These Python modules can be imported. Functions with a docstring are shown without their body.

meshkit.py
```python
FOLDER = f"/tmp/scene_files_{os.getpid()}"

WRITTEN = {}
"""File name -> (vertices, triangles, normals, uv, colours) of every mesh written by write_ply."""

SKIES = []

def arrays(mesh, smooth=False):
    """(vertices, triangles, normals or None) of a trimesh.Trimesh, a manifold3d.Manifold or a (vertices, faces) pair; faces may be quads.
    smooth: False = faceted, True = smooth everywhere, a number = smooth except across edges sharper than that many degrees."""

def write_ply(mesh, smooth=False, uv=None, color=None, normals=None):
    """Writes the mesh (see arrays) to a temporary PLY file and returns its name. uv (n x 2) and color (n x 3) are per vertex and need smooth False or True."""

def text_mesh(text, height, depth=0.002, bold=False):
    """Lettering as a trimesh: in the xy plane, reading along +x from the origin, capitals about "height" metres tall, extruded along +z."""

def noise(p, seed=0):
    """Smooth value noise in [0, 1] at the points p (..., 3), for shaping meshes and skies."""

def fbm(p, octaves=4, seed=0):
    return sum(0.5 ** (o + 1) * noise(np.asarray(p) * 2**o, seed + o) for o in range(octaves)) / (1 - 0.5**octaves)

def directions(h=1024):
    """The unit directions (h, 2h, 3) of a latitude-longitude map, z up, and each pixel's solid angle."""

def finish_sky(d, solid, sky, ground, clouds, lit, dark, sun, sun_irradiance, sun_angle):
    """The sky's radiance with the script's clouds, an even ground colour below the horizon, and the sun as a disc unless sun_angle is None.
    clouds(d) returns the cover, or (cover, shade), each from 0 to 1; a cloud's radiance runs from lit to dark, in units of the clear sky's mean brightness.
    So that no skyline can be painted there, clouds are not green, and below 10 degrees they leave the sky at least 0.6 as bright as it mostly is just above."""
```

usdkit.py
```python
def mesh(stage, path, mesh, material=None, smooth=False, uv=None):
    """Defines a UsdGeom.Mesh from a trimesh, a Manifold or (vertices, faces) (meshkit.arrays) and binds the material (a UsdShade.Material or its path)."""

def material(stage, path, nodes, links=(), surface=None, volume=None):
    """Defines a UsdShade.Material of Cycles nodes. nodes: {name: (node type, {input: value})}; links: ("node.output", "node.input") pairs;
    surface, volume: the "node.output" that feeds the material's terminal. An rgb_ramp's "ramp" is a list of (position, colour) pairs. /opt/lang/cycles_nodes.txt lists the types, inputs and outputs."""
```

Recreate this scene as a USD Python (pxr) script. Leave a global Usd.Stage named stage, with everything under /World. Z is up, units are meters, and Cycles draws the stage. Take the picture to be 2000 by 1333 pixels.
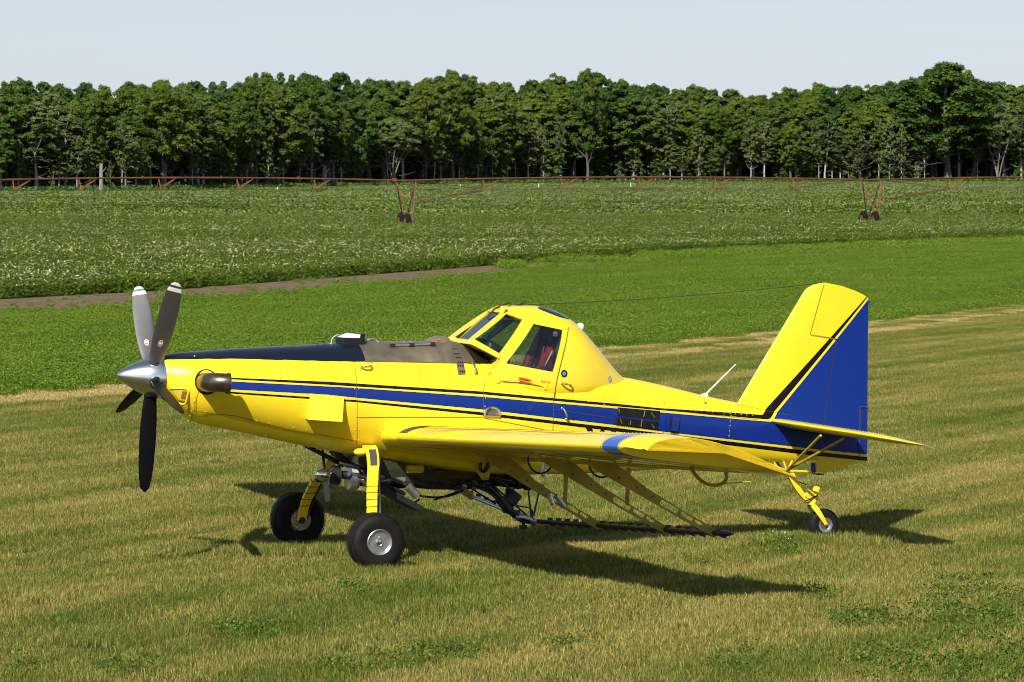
import math, random
import numpy as np, trimesh, manifold3d, usdkit, meshkit
from scipy.interpolate import PchipInterpolator
from pxr import Usd, UsdGeom, UsdLux, UsdShade, Sdf, Gf, Vt

rng = np.random.default_rng(7)
stage = Usd.Stage.CreateInMemory()
UsdGeom.SetStageUpAxis(stage, 'Z'); UsdGeom.SetStageMetersPerUnit(stage, 1.0)
UsdGeom.Xform.Define(stage, '/World'); UsdGeom.Scope.Define(stage, '/World/Looks')

# ---------------------------------------------------------------- camera, sky, sun, exposure
CAM = np.array([0.151, -46.576, 4.915]); PITCH = math.radians(2.746); FPX = 7212.0
PSI = math.radians(21.664); LIFT = 0.07            # the aircraft's heading; its frame's zero lies LIFT above the soil
EXPOSURE = 0.42
SUN = np.array([-0.42, -1.24, 1.08]); SUN /= np.linalg.norm(SUN)
cam = UsdGeom.Camera.Define(stage, '/World/camera')
cam.CreateHorizontalApertureAttr(36.0); cam.CreateFocalLengthAttr(36.0 * FPX / 2000)
cam.CreateFStopAttr(0.0); cam.CreateExposureAttr(EXPOSURE); cam.CreateClippingRangeAttr(Gf.Vec2f(0.5, 20000))
cam.AddTranslateOp().Set(Gf.Vec3d(*CAM)); cam.AddRotateXOp().Set(90 - math.degrees(PITCH))
SKY_STRENGTH, SUN_INTENSITY = 0.052, 1.25
sky_m = usdkit.material(stage, '/World/Looks/sky_look', {
    'sky': ('sky_texture', dict(sky_type='single_scattering', sun_disc=False, sun_elevation=math.asin(SUN[2]), sun_rotation=math.atan2(SUN[0], SUN[1]),
                                air_density=1.0, aerosol_density=0.5, ozone_density=1.0)),
    'tc': ('texture_coordinate', {}), 'mp': ('mapping', dict(scale=(1.2, 1.2, 3.0))),
    'nz': ('noise_texture', dict(scale=1.6, detail=4, roughness=0.55)),
    'xyz': ('separate_xyz', {}), 'rp': ('rgb_ramp', dict(ramp=[(0.0, (0.50,) * 3), (0.10, (0.42,) * 3), (0.25, (0.25,) * 3), (0.5, (0.10,) * 3), (1.0, (0.05,) * 3)])),   # haze: thick low down, thin overhead
    'va': ('map_range', dict(from_min=0.3, from_max=0.7, to_min=0.92, to_max=1.08)), 'fz': ('math', dict(math_type='multiply')),
    'mx': ('mix_color', dict(b=(11.5, 13.3, 17.0), use_clamp=False)),
    'bg': ('background_shader', dict(strength=SKY_STRENGTH))},
    [('tc.generated', 'mp.vector'), ('mp.vector', 'nz.vector'), ('tc.generated', 'xyz.vector'), ('xyz.z', 'rp.fac'), ('nz.fac', 'va.value'), ('va.result', 'fz.value1'), ('rp.color', 'fz.value2'), ('fz.value', 'mx.fac'), ('sky.color', 'mx.a'), ('mx.result', 'bg.color')], surface='bg.background')
dome = UsdLux.DomeLight.Define(stage, '/World/sky'); UsdShade.MaterialBindingAPI.Apply(dome.GetPrim()).Bind(sky_m)
dome.GetPrim().SetCustomDataByKey('kind', 'structure')
sun = UsdLux.DistantLight.Define(stage, '/World/sun')
sun.CreateIntensityAttr(SUN_INTENSITY); sun.CreateAngleAttr(0.55); sun.CreateColorAttr(Gf.Vec3f(1.0, 0.94, 0.84)); sun.CreateNormalizeAttr(True)
_z = Gf.Vec3d(*SUN); sun.AddTransformOp().Set(Gf.Matrix4d(Gf.Rotation(Gf.Vec3d(0, 0, 1), _z), Gf.Vec3d(0, 0, 0)))

# ---------------------------------------------------------------- pixel geometry (2000 px wide photograph -> points in the place)
def ray(px, py):
    a, b = (px - 1000) / FPX, (666.5 - py) / FPX
    return np.array([a, math.cos(PITCH) + b * math.sin(PITCH), -math.sin(PITCH) + b * math.cos(PITCH)])
def ground(px, py, z=0.0):
    r = ray(px, py); return CAM + r * ((z - CAM[2]) / r[2])
def at_depth(px, py, depth):
    r = ray(px, py); return CAM + r * ((depth - 0) / r[1])
def to_local(p):
    x, y, z = p; return np.array([x * math.cos(PSI) + y * math.sin(PSI) + 5, -x * math.sin(PSI) + y * math.cos(PSI), z - LIFT])
CAML = to_local(CAM)
def L(px, py, v=0.0):
    """point of the aircraft's frame (u aft, y starboard, w up) seen at a pixel, v metres to port of the centre line"""
    d = to_local(CAM + ray(px, py)) - CAML
    return CAML + d * ((-v - CAML[1]) / d[1])

def terrain(y):
    """the airstrip rises a little in front of the aeroplane"""
    t = np.clip((-2.7 - np.asarray(y, float)) / 3.6, 0, 1); return 0.20 * t * t * (3 - 2 * t)
# ---------------------------------------------------------------- helpers: prims
def numbered(path):
    if not stage.GetPrimAtPath(path): return path
    k = 1
    while stage.GetPrimAtPath(f'{path}_{k:03d}'): k += 1
    return f'{path}_{k:03d}'
def tag(prim, label=None, cat=None, group=None, kind=None):
    prim = prim.GetPrim() if hasattr(prim, 'GetPrim') else prim
    for k, x in (('label', label), ('category', cat), ('group', group), ('kind', kind)):
        if x: prim.SetCustomDataByKey(k, x)
    return prim
def obj(name, mesh, mat, parent='/World', smooth=False, tint=None, label=None, kind=None):
    parent = parent if isinstance(parent, str) else str(parent.GetPath())
    if isinstance(mesh, MB): mesh = mesh.get()
    p = numbered(f'{parent}/{name}')
    m = usdkit.mesh(stage, p, mesh, mat, smooth)
    if tint is not None:
        UsdGeom.PrimvarsAPI(m).CreatePrimvar('tint', Sdf.ValueTypeNames.Float3Array, 'vertex').Set(Vt.Vec3fArray.FromNumpy(np.asarray(tint, np.float32)))
    tag(m, label, kind=kind)
    return m.GetPrim()
def thing(name, label, cat, loc=(0, 0, 0), rz=0.0, scale=None, group=None):
    x = UsdGeom.Xform.Define(stage, numbered('/World/' + name))
    x.AddTranslateOp().Set(Gf.Vec3d(*map(float, loc)))
    if rz: x.AddRotateZOp().Set(float(rz))
    if scale is not None: x.AddScaleOp().Set(Gf.Vec3f(*map(float, scale)))
    return tag(x, label, cat, group)
def instancer(name, protos, pos, rot, scl, idx, label, cat):
    p = f'/World/{name}'
    pi = UsdGeom.PointInstancer.Define(stage, p)
    for k, (mesh, mat, tint) in enumerate(protos):
        q = obj('plant', mesh, mat, p, tint=tint)
        pi.CreatePrototypesRel().AddTarget(q.GetPath())
    pi.CreateProtoIndicesAttr(Vt.IntArray.FromNumpy(np.asarray(idx, np.int32)))
    pi.CreatePositionsAttr(Vt.Vec3fArray.FromNumpy(np.asarray(pos, np.float32)))
    h = np.asarray(rot) / 2
    pi.CreateOrientationsAttr(Vt.QuathArray([Gf.Quath(float(math.cos(a)), 0, 0, float(math.sin(a))) for a in h]))
    pi.CreateScalesAttr(Vt.Vec3fArray.FromNumpy(np.asarray(scl, np.float32)))
    return tag(pi, label, cat, kind='stuff')

# ---------------------------------------------------------------- helpers: meshes
class MB:
    def __init__(s): s.v, s.f, s.n = [], [], 0
    def add(s, v, f):
        v = np.asarray(v, float); f = np.asarray(f, int)
        if f.shape[1] == 4: f = np.vstack([f[:, [0, 1, 2]], f[:, [0, 2, 3]]])
        s.v.append(v); s.f.append(f + s.n); s.n += len(v); return s
    def mesh(s, m): return s.add(m.vertices, m.faces)
    def man(s, m):
        m = m.to_mesh(); return s.add(m.vert_properties[:, :3], m.tri_verts)
    def get(s): return trimesh.Trimesh(np.vstack(s.v), np.vstack(s.f), process=False)
    def box(s, c, size, R=None):
        b = trimesh.creation.box(size); v = b.vertices
        if R is not None: v = v @ np.asarray(R).T
        return s.add(v + np.asarray(c), b.faces)
    def tube(s, pts, r, n=10, cap=True):
        pts = np.asarray(pts, float); r = np.broadcast_to(r, len(pts))
        t = np.gradient(pts, axis=0); t /= np.maximum(np.linalg.norm(t, axis=1, keepdims=True), 1e-9)
        a = np.array([0, 0, 1.0]) if abs(t[0][2]) < 0.9 else np.array([1.0, 0, 0])
        rings = []
        x = np.cross(a, t[0]); x /= np.linalg.norm(x)
        for p, d, rr in zip(pts, t, r):
            x = x - d * (x @ d); x /= max(np.linalg.norm(x), 1e-9); y = np.cross(d, x)
            an = np.arange(n) * 2 * np.pi / n
            rings.append(p + rr * (np.cos(an)[:, None] * x + np.sin(an)[:, None] * y))
        return s.loft(rings, cap)
    def loft(s, rings, cap=True, closed=True):
        k, n = len(rings), len(rings[0]); v = np.vstack(rings); f = []
        m = n if closed else n - 1
        i = np.arange(m); j = (i + 1) % n
        for a in range(k - 1):
            f.append(np.stack([a * n + i, a * n + j, (a + 1) * n + j, (a + 1) * n + i], 1))
        f = np.vstack(f)
        f = np.vstack([f[:, [0, 1, 2]], f[:, [0, 2, 3]]])
        if cap:
            c0, c1 = len(v), len(v) + 1
            v = np.vstack([v, rings[0].mean(0), rings[-1].mean(0)])
            i = np.arange(n); j = (i + 1) % n
            f = np.vstack([f, np.stack([np.full(n, c0), j, i], 1), np.stack([np.full(n, c1), (k - 1) * n + i, (k - 1) * n + j], 1)])
        return s.add(v, f)
    def lathe(s, prof, c, axis, n=28, cap=True):
        """prof: (distance along axis, radius) pairs"""
        d = np.asarray(axis, float); d /= np.linalg.norm(d)
        a = np.array([0, 0, 1.0]) if abs(d[2]) < 0.9 else np.array([1.0, 0, 0])
        x = np.cross(a, d); x /= np.linalg.norm(x); y = np.cross(d, x); an = np.arange(n) * 2 * np.pi / n
        return s.loft([np.asarray(c) + d * h + max(r, 1e-4) * (np.cos(an)[:, None] * x + np.sin(an)[:, None] * y) for h, r in prof], cap)
    def ball(s, c, r, sub=2):
        b = trimesh.creation.icosphere(sub); return s.add(b.vertices * np.asarray(r) + np.asarray(c), b.faces)
def arc(pts, n=8):
    """a smooth polyline through points"""
    pts = np.asarray(pts, float); t = np.r_[0, np.cumsum(np.linalg.norm(np.diff(pts, axis=0), axis=1))]
    from scipy.interpolate import CubicSpline
    tt = np.linspace(0, t[-1], n * (len(pts) - 1) + 1)
    return CubicSpline(t, pts)(tt) if len(pts) > 2 else np.linspace(pts[0], pts[1], n)
def prism_y(poly, y0=-3.0, y1=3.0):
    """(u, w) polygon swept along y, as a Manifold"""
    p = np.asarray(poly, float)
    if np.sum(p[:, 0] * np.roll(p[:, 1], -1) - np.roll(p[:, 0], -1) * p[:, 1]) < 0: p = p[::-1]
    return manifold3d.Manifold.extrude(manifold3d.CrossSection([p]), y1 - y0).rotate([90, 0, 0]).translate([0, y1, 0])
def solid(mb):
    t = mb.get() if isinstance(mb, MB) else mb
    t.merge_vertices(); t.fix_normals()
    m = manifold3d.Manifold(manifold3d.Mesh(np.asarray(t.vertices, np.float32), np.asarray(t.faces, np.uint32)))
    if m.status() != manifold3d.Error.NoError: raise RuntimeError(f'not a solid: {m.status()}')
    return m

# ---------------------------------------------------------------- materials
LK = '/World/Looks/'
def pbr(name, color, rough=0.5, metal=0.0, coat=0.0, var=0.0, scale=6.0, bump=0.0, bscale=60.0, dark=None, rvar=0.0, spec=0.5):
    dark = dark if dark is not None else tuple(c * (1 - var) for c in color)
    nodes = {'tc': ('texture_coordinate', {}), 'p': ('principled_bsdf', dict(base_color=color, roughness=rough, metallic=metal, coat_weight=coat, coat_roughness=0.06 if rough < 0.39 or metal else rough * 0.9, specular_ior_level=spec))}
    links = []
    if var or rvar:
        nodes['n'] = ('noise_texture', dict(scale=scale, detail=5, roughness=0.6))
        links.append(('tc.object', 'n.vector'))
    if var:
        nodes['r'] = ('rgb_ramp', dict(ramp=[(0.35, dark), (0.65, color)])); links += [('n.fac', 'r.fac'), ('r.color', 'p.base_color')]
    if rvar:
        nodes['m'] = ('map_range', dict(from_min=0.3, from_max=0.7, to_min=rough - rvar, to_max=rough + rvar)); links += [('n.fac', 'm.value'), ('m.result', 'p.roughness')]
    if bump:
        nodes['bn'] = ('noise_texture', dict(scale=bscale, detail=3)); nodes['b'] = ('bump', dict(strength=bump, distance=0.01))
        links += [('tc.object', 'bn.vector'), ('bn.fac', 'b.height'), ('b.normal', 'p.normal')]
    return usdkit.material(stage, LK + name, nodes, links, surface='p.BSDF')
YEL = (0.88, 0.645, 0.022)
yellow = pbr('yellow_paint', YEL, 0.32, coat=0.6, var=0.06, scale=1.7, rvar=0.06)
yellow_dirty = pbr('yellow_paint_dusty', (0.70, 0.50, 0.03), 0.45, coat=0.2, var=0.18, scale=5)
black_p = pbr('black_paint', (0.006, 0.006, 0.007), 0.35, coat=0.1)
navy = pbr('navy_paint', (0.006, 0.009, 0.022), 0.34, coat=0.25, rvar=0.05, spec=0.35)
blue_p = pbr('blue_paint', (0.004, 0.028, 0.23), 0.3, coat=0.3)
steel = pbr('brushed_steel', (0.40, 0.325, 0.225), 0.45, metal=0.8, var=0.35, scale=3, rvar=0.1)
chrome = pbr('polished_metal', (0.80, 0.80, 0.81), 0.12, metal=1.0, rvar=0.04, var=0.08)
alu = pbr('cast_aluminium', (0.58, 0.58, 0.58), 0.38, metal=0.9, var=0.25, scale=14)
spin_m = pbr('polished_spinner', (0.93, 0.93, 0.94), 0.22, metal=1.0, var=0.06, scale=3)
heat = pbr('heat_tinted_steel', (0.26, 0.20, 0.15), 0.33, metal=0.9, var=0.5, scale=6)
rubber = pbr('tyre_rubber', (0.006, 0.006, 0.007), 0.66, dark=(0.013, 0.012, 0.011), var=0.35, scale=5, bump=0.15, spec=0.18)
dark_m = pbr('dark_hardware', (0.022, 0.023, 0.025), 0.45, metal=0.2, var=0.3, scale=12)
void_m = pbr('dark_opening', (0.006, 0.006, 0.006), 0.9)
grip = pbr('walkway_grip', (0.055, 0.055, 0.055), 0.85, bump=0.4, bscale=300)
blade_m = pbr('blade_paint', (0.21, 0.21, 0.212), 0.50, metal=0.92, var=0.05)
blade_b = pbr('blade_paint_black', (0.006, 0.006, 0.007), 0.5, spec=0.06)
white_p = pbr('white_paint', (0.78, 0.78, 0.76), 0.35, coat=0.3, var=0.08)
red_p = pbr('red_paint', (0.55, 0.03, 0.02), 0.4)
orange_d = pbr('orange_print', (0.55, 0.16, 0.05), 0.5)
red_cloth = pbr('red_upholstery', (0.34, 0.012, 0.022), 0.75, var=0.3, scale=20, bump=0.2)
grey_cloth = pbr('grey_trim', (0.11, 0.12, 0.14), 0.7, var=0.2)
light_trim = pbr('light_trim', (0.5, 0.5, 0.5), 0.6)
blue_tube = pbr('anodised_tube', (0.52, 0.60, 0.72), 0.28, metal=0.75)
olive = pbr('olive_gate_paint', (0.05, 0.055, 0.03), 0.5, var=0.3)
seam_m = pbr('panel_gap', (0.10, 0.065, 0.006), 0.7)
red_lens = pbr('red_lens', (0.35, 0.01, 0.01), 0.1, coat=1.0)
blue_lens = pbr('blue_badge', (0.03, 0.22, 0.6), 0.25, coat=0.6)
glimpse_m = pbr('dim_interior_frame', (0.14, 0.10, 0.012), 0.6)
letter_m = pbr('red_lettering', (0.6, 0.16, 0.02), 0.5)
amber = pbr('amber_tube', (0.70, 0.45, 0.06), 0.4)

def pane_mat(name, tint, amount):
    return usdkit.material(stage, LK + name, {
        't': ('transparent_bsdf', dict(color=tint)), 'g': ('glossy_bsdf', dict(color=(1, 1, 1), roughness=0.02)), 'f': ('fresnel', dict(IOR=1.45)),
        'k': ('math', dict(math_type='multiply', value2=amount)), 'm': ('mix_closure', {})},
        [('f.fac', 'k.value1'), ('k.value', 'm.fac'), ('t.BSDF', 'm.closure1'), ('g.BSDF', 'm.closure2')], surface='m.closure')
pane = pane_mat('cockpit_glass', (0.80, 0.86, 0.84), 1.0)
pane_front = pane_mat('windscreen_glass', (0.35, 0.46, 0.52), 0.45)
sky_glass = pbr('tinted_skylight', (0.012, 0.016, 0.02), 0.08, coat=1.0)

# the livery: blue band, black pin stripes and their climb up the fin, as curves of height over the length
KN = dict(
    kt=[(1.29, 2.253), (2.508, 2.182), (4.513, 2.019), (6.408, 1.811), (7.007, 1.738), (8.30, 1.624), (8.615, 1.592), (10.166, 3.097), (10.5, 3.42)],
    k2=[(1.29, 2.234), (2.508, 2.144), (4.513, 1.983), (6.408, 1.777), (8.495, 1.551), (8.71, 1.530), (8.84, 1.655), (10.184, 3.090), (10.5, 3.41)],
    bt=[(1.29, 2.209), (2.508, 2.125), (2.83, 2.102), (4.513, 1.955), (6.408, 1.752), (8.495, 1.525), (8.745, 1.501), (8.885, 1.652), (10.203, 3.070), (10.5, 3.39)],
    bb=[(1.29, 2.110), (2.507, 2.022), (2.83, 1.981), (4.512, 1.795), (6.408, 1.538), (7.089, 1.432), (9.416, 1.118), (10.2, 1.022)],
    kb=[(1.29, 2.083), (2.875, 1.949), (4.512, 1.760), (6.408, 1.505), (9.179, 1.118), (10.18, 0.990)],
    q2=[(1.29, 2.060), (2.875, 1.922), (4.512, 1.722), (6.408, 1.458), (9.179, 1.062), (10.18, 0.940)])
def curve(k, u): a = np.array(KN[k]); return np.interp(u, a[:, 0], a[:, 1])
def ramp3(ks): 
    us = np.linspace(0, 10.5, 256); return [tuple(curve(k, u) / 4 for k in ks) for u in us]
def livery():
    n = {'tc': ('texture_coordinate', {}), 'xyz': ('separate_xyz', {}), 'fu': ('math', dict(math_type='divide', value2=10.5)), 'fw': ('math', dict(math_type='divide', value2=4.0)),
         'r1': ('rgb_ramp', dict(ramp=ramp3(('kt', 'k2', 'bt')))), 'r2': ('rgb_ramp', dict(ramp=ramp3(('bb', 'kb', 'q2')))),
         's1': ('separate_color', dict(color_type='rgb')), 's2': ('separate_color', dict(color_type='rgb'))}
    l = [('tc.object', 'xyz.vector'), ('xyz.x', 'fu.value1'), ('xyz.z', 'fw.value1'), ('fu.value', 'r1.fac'), ('fu.value', 'r2.fac'), ('r1.color', 's1.color'), ('r2.color', 's2.color')]
    def op(name, kind, a, b):
        n[name] = ('math', dict(math_type=kind)); 
        for s, x in (('value1', a), ('value2', b)):
            if isinstance(x, str): l.append((x, f'{name}.{s}'))
            else: n[name][1][s] = x
    op('below_kt', 'less_than', 'fw.value', 's1.r'); op('above_k2', 'greater_than', 'fw.value', 's1.g'); op('blk1', 'multiply', 'below_kt.value', 'above_k2.value')
    op('below_bt', 'less_than', 'fw.value', 's1.b'); op('above_bb', 'greater_than', 'fw.value', 's2.r'); op('blu0', 'multiply', 'below_bt.value', 'above_bb.value')
    op('below_kb', 'less_than', 'fw.value', 's2.g'); op('above_q2', 'greater_than', 'fw.value', 's2.b'); op('blk2', 'multiply', 'below_kb.value', 'above_q2.value')
    op('blk0', 'add', 'blk1.value', 'blk2.value'); op('aft', 'greater_than', 'xyz.x', 1.22)
    op('blk', 'multiply', 'blk0.value', 'aft.value'); op('blu', 'multiply', 'blu0.value', 'aft.value')
    n['nz'] = ('noise_texture', dict(scale=1.7, detail=5, roughness=0.6)); l.append(('tc.object', 'nz.vector'))
    n['yr'] = ('rgb_ramp', dict(ramp=[(0.35, tuple(c * 0.94 for c in YEL)), (0.65, YEL)])); l.append(('nz.fac', 'yr.fac'))
    n['m1'] = ('mix_color', dict(b=(0.003, 0.024, 0.21))); l += [('blu.value', 'm1.fac'), ('yr.color', 'm1.a')]
    n['m2'] = ('mix_color', dict(b=(0.004, 0.004, 0.005))); l += [('blk.value', 'm2.fac'), ('m1.result', 'm2.a')]
    n['rr'] = ('map_range', dict(from_min=0.3, from_max=0.7, to_min=0.26, to_max=0.38)); l.append(('nz.fac', 'rr.value'))
    n['on'] = ('noise_texture', dict(scale=2.6, detail=2, roughness=0.4)); n['ob'] = ('bump', dict(strength=0.10, distance=0.02)); l += [('tc.object', 'on.vector'), ('on.fac', 'ob.height'), ('ob.normal', 'p.normal')]
    n['p'] = ('principled_bsdf', dict(coat_weight=0.2, coat_roughness=0.06, specular_ior_level=0.3)); l += [('m2.result', 'p.base_color'), ('rr.result', 'p.roughness')]
    return usdkit.material(stage, LK + 'livery_paint', n, l, surface='p.BSDF')
livery_m = livery()
def wing_paint():
    n = {'tc': ('texture_coordinate', {}), 'xyz': ('separate_xyz', {}), 'ab': ('math', dict(math_type='absolute')),
         'fr': ('map_range', dict(from_min=7.4, from_max=8.6, to_min=0, to_max=1, clamp=True)),
         'rp': ('rgb_ramp', dict(interpolate=False, ramp=[(0, YEL), ((7.68 - 7.4) / 1.2, (0.01, 0.01, 0.012)), ((7.695 - 7.4) / 1.2, YEL), ((7.72 - 7.4) / 1.2, (0.012, 0.085, 0.42)),
                                                          ((8.16 - 7.4) / 1.2, YEL), ((8.185 - 7.4) / 1.2, (0.01, 0.01, 0.012)), ((8.20 - 7.4) / 1.2, YEL)])),
         'p': ('principled_bsdf', dict(roughness=0.3, coat_weight=0.6, coat_roughness=0.05))}
    return usdkit.material(stage, LK + 'wing_paint', n, [('tc.object', 'xyz.vector'), ('xyz.y', 'ab.value1'), ('ab.value', 'fr.value'), ('fr.result', 'rp.fac'), ('rp.color', 'p.base_color')], surface='p.BSDF')
wing_m = wing_paint()

def leafy(name, a, b, patch=(1, 1, 1), rot=0.0, bias=0.0, trans=0.25, spread=0.9, c=None, detail=3, each=0.0, band=None):
    """vegetation: colours a..b picked by a stretched noise of the place plus each leaf's own chance (tint.x); tint.y scales the brightness; tint.z > 0.5 takes colour c"""
    n = {'g': ('geometry', {}), 'mp': ('mapping', dict(mapping_type='texture', rotation=(0, 0, rot), scale=patch)), 'nz': ('noise_texture', dict(scale=1.0, detail=detail, roughness=0.6)),
         'at': ('attribute', dict(attribute='tint')), 'sx': ('separate_xyz', {}),
         'c0': ('math', dict(math_type='subtract', value2=0.5)), 'c1': ('math', dict(math_type='multiply_add', value2=spread)),
         'cc': ('map_range', dict(from_min=0.30 - bias, from_max=0.70 - bias, to_min=0, to_max=1, clamp=True)),
         'm': ('mix_color', dict(a=a, b=b)), 'v': ('mix_color', dict(blend_type='multiply', fac=1.0, use_clamp=False)),
         'm2': ('mix_color', dict(b=c or b)), 'z': ('math', dict(math_type='greater_than', value2=0.5)),
         'd': ('principled_bsdf', dict(roughness=0.6, specular_ior_level=0.25)), 't': ('translucent_bsdf', {}), 'mm': ('mix_closure', dict(fac=trans)), 'vv': ('combine_xyz', {})}
    l = [('g.position', 'mp.vector'), ('mp.vector', 'nz.vector'), ('at.vector', 'sx.vector'), ('sx.x', 'c0.value1'), ('c0.value', 'c1.value1'), ('nz.fac', 'c1.value3'), ('c1.value', 'cc.value'),
         ('cc.result', 'm.fac'), ('m.result', 'm2.a'), ('sx.z', 'z.value1'), ('z.value', 'm2.fac'), ('m2.result', 'v.a'), ('sx.y', 'vv.x'), ('sx.y', 'vv.y'), ('sx.y', 'vv.z'), ('vv.vector', 'v.b'),
         ('v.result', 'd.base_color'), ('v.result', 't.color'), ('d.BSDF', 'mm.closure1'), ('t.BSDF', 'mm.closure2')]
    if band:                                       # broad mowing bands on top of the mottling
        n['bm'] = ('mapping', dict(mapping_type='texture', rotation=(0, 0, rot), scale=band[0])); n['bn'] = ('noise_texture', dict(scale=1.0, detail=1.5, roughness=0.4)); n['b0'] = ('math', dict(math_type='subtract', value2=0.5)); n['b1'] = ('math', dict(math_type='multiply_add', value2=band[1]))
        l.remove(('c1.value', 'cc.value')); l += [('g.position', 'bm.vector'), ('bm.vector', 'bn.vector'), ('bn.fac', 'b0.value1'), ('b0.value', 'b1.value1'), ('c1.value', 'b1.value3'), ('b1.value', 'cc.value')]
    if each:                                       # every plant its own share of the two colours
        n['oi'] = ('object_info', {}); n['e0'] = ('math', dict(math_type='subtract', value2=0.5)); n['e1'] = ('math', dict(math_type='multiply_add', value2=each))
        l.remove(('c1.value', 'cc.value')); l += [('oi.random', 'e0.value1'), ('e0.value', 'e1.value1'), ('c1.value', 'e1.value3'), ('e1.value', 'cc.value')]
    return usdkit.material(stage, LK + name, n, l, surface='mm.closure')
MOW = math.atan2(0.874, 0.486)                     # direction of the mowing lines and of the field edges
def soil(name, a, b, patch=(1, 1, 1), rot=0.0, scale=1.0):
    return usdkit.material(stage, LK + name, {
        'g': ('geometry', {}), 'mp': ('mapping', dict(mapping_type='texture', rotation=(0, 0, rot), scale=patch)), 'nz': ('noise_texture', dict(scale=scale, detail=6, roughness=0.65)),
        'r': ('rgb_ramp', dict(ramp=[(0.3, a), (0.7, b)])), 'n2': ('noise_texture', dict(scale=9, detail=4)), 'b': ('bump', dict(strength=0.8, distance=0.05)),
        'p': ('principled_bsdf', dict(roughness=0.95, specular_ior_level=0.1))},
        [('g.position', 'mp.vector'), ('mp.vector', 'nz.vector'), ('nz.fac', 'r.fac'), ('r.color', 'p.base_color'), ('g.position', 'n2.vector'), ('n2.fac', 'b.height'), ('b.normal', 'p.normal')], surface='p.BSDF')
hanger_m = pbr('shade_toned_yellow_paint', (0.46, 0.33, 0.03), 0.5, coat=0.1, var=0.35, scale=4)  # yellow darkened in its base colour to imitate shade on hangers and struts

# ================================================================ the ground
def sheet(name, poly, z, mat, label=None):
    from shapely.geometry import Polygon
    v, f = trimesh.creation.triangulate_polygon(Polygon(poly), engine='earcut')
    v = np.c_[v, np.full(len(v), z)]
    return tag(obj(name, (v, f), mat), label, kind='structure')
lawn_soil = soil('lawn_soil', (0.045, 0.050, 0.012), (0.11, 0.085, 0.030), (6, 1.2, 1), MOW)
crop_soil = soil('crop_soil', (0.018, 0.040, 0.006), (0.035, 0.065, 0.010), (2, 2, 1))
potato_soil = soil('potato_soil', (0.020, 0.030, 0.008), (0.045, 0.055, 0.016), (2, 2, 1))
dirt_m = soil('bare_dirt', (0.105, 0.070, 0.044), (0.195, 0.138, 0.090), (3, 1, 1), MOW, 1.5)
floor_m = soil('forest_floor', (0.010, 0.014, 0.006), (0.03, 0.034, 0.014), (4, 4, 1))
gyl = np.r_[-400, -60, np.linspace(-6.4, -2.6, 14), 6000.0]; gv = np.array([(x, y, terrain(y) - 0.012) for y in gyl for x in (-3000, 3000)])
tag(obj('ground', (gv, [(2 * i, 2 * i + 1, 2 * i + 3, 2 * i + 2) for i in range(len(gyl) - 1)]), lawn_soil, smooth=True), kind='structure')
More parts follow.
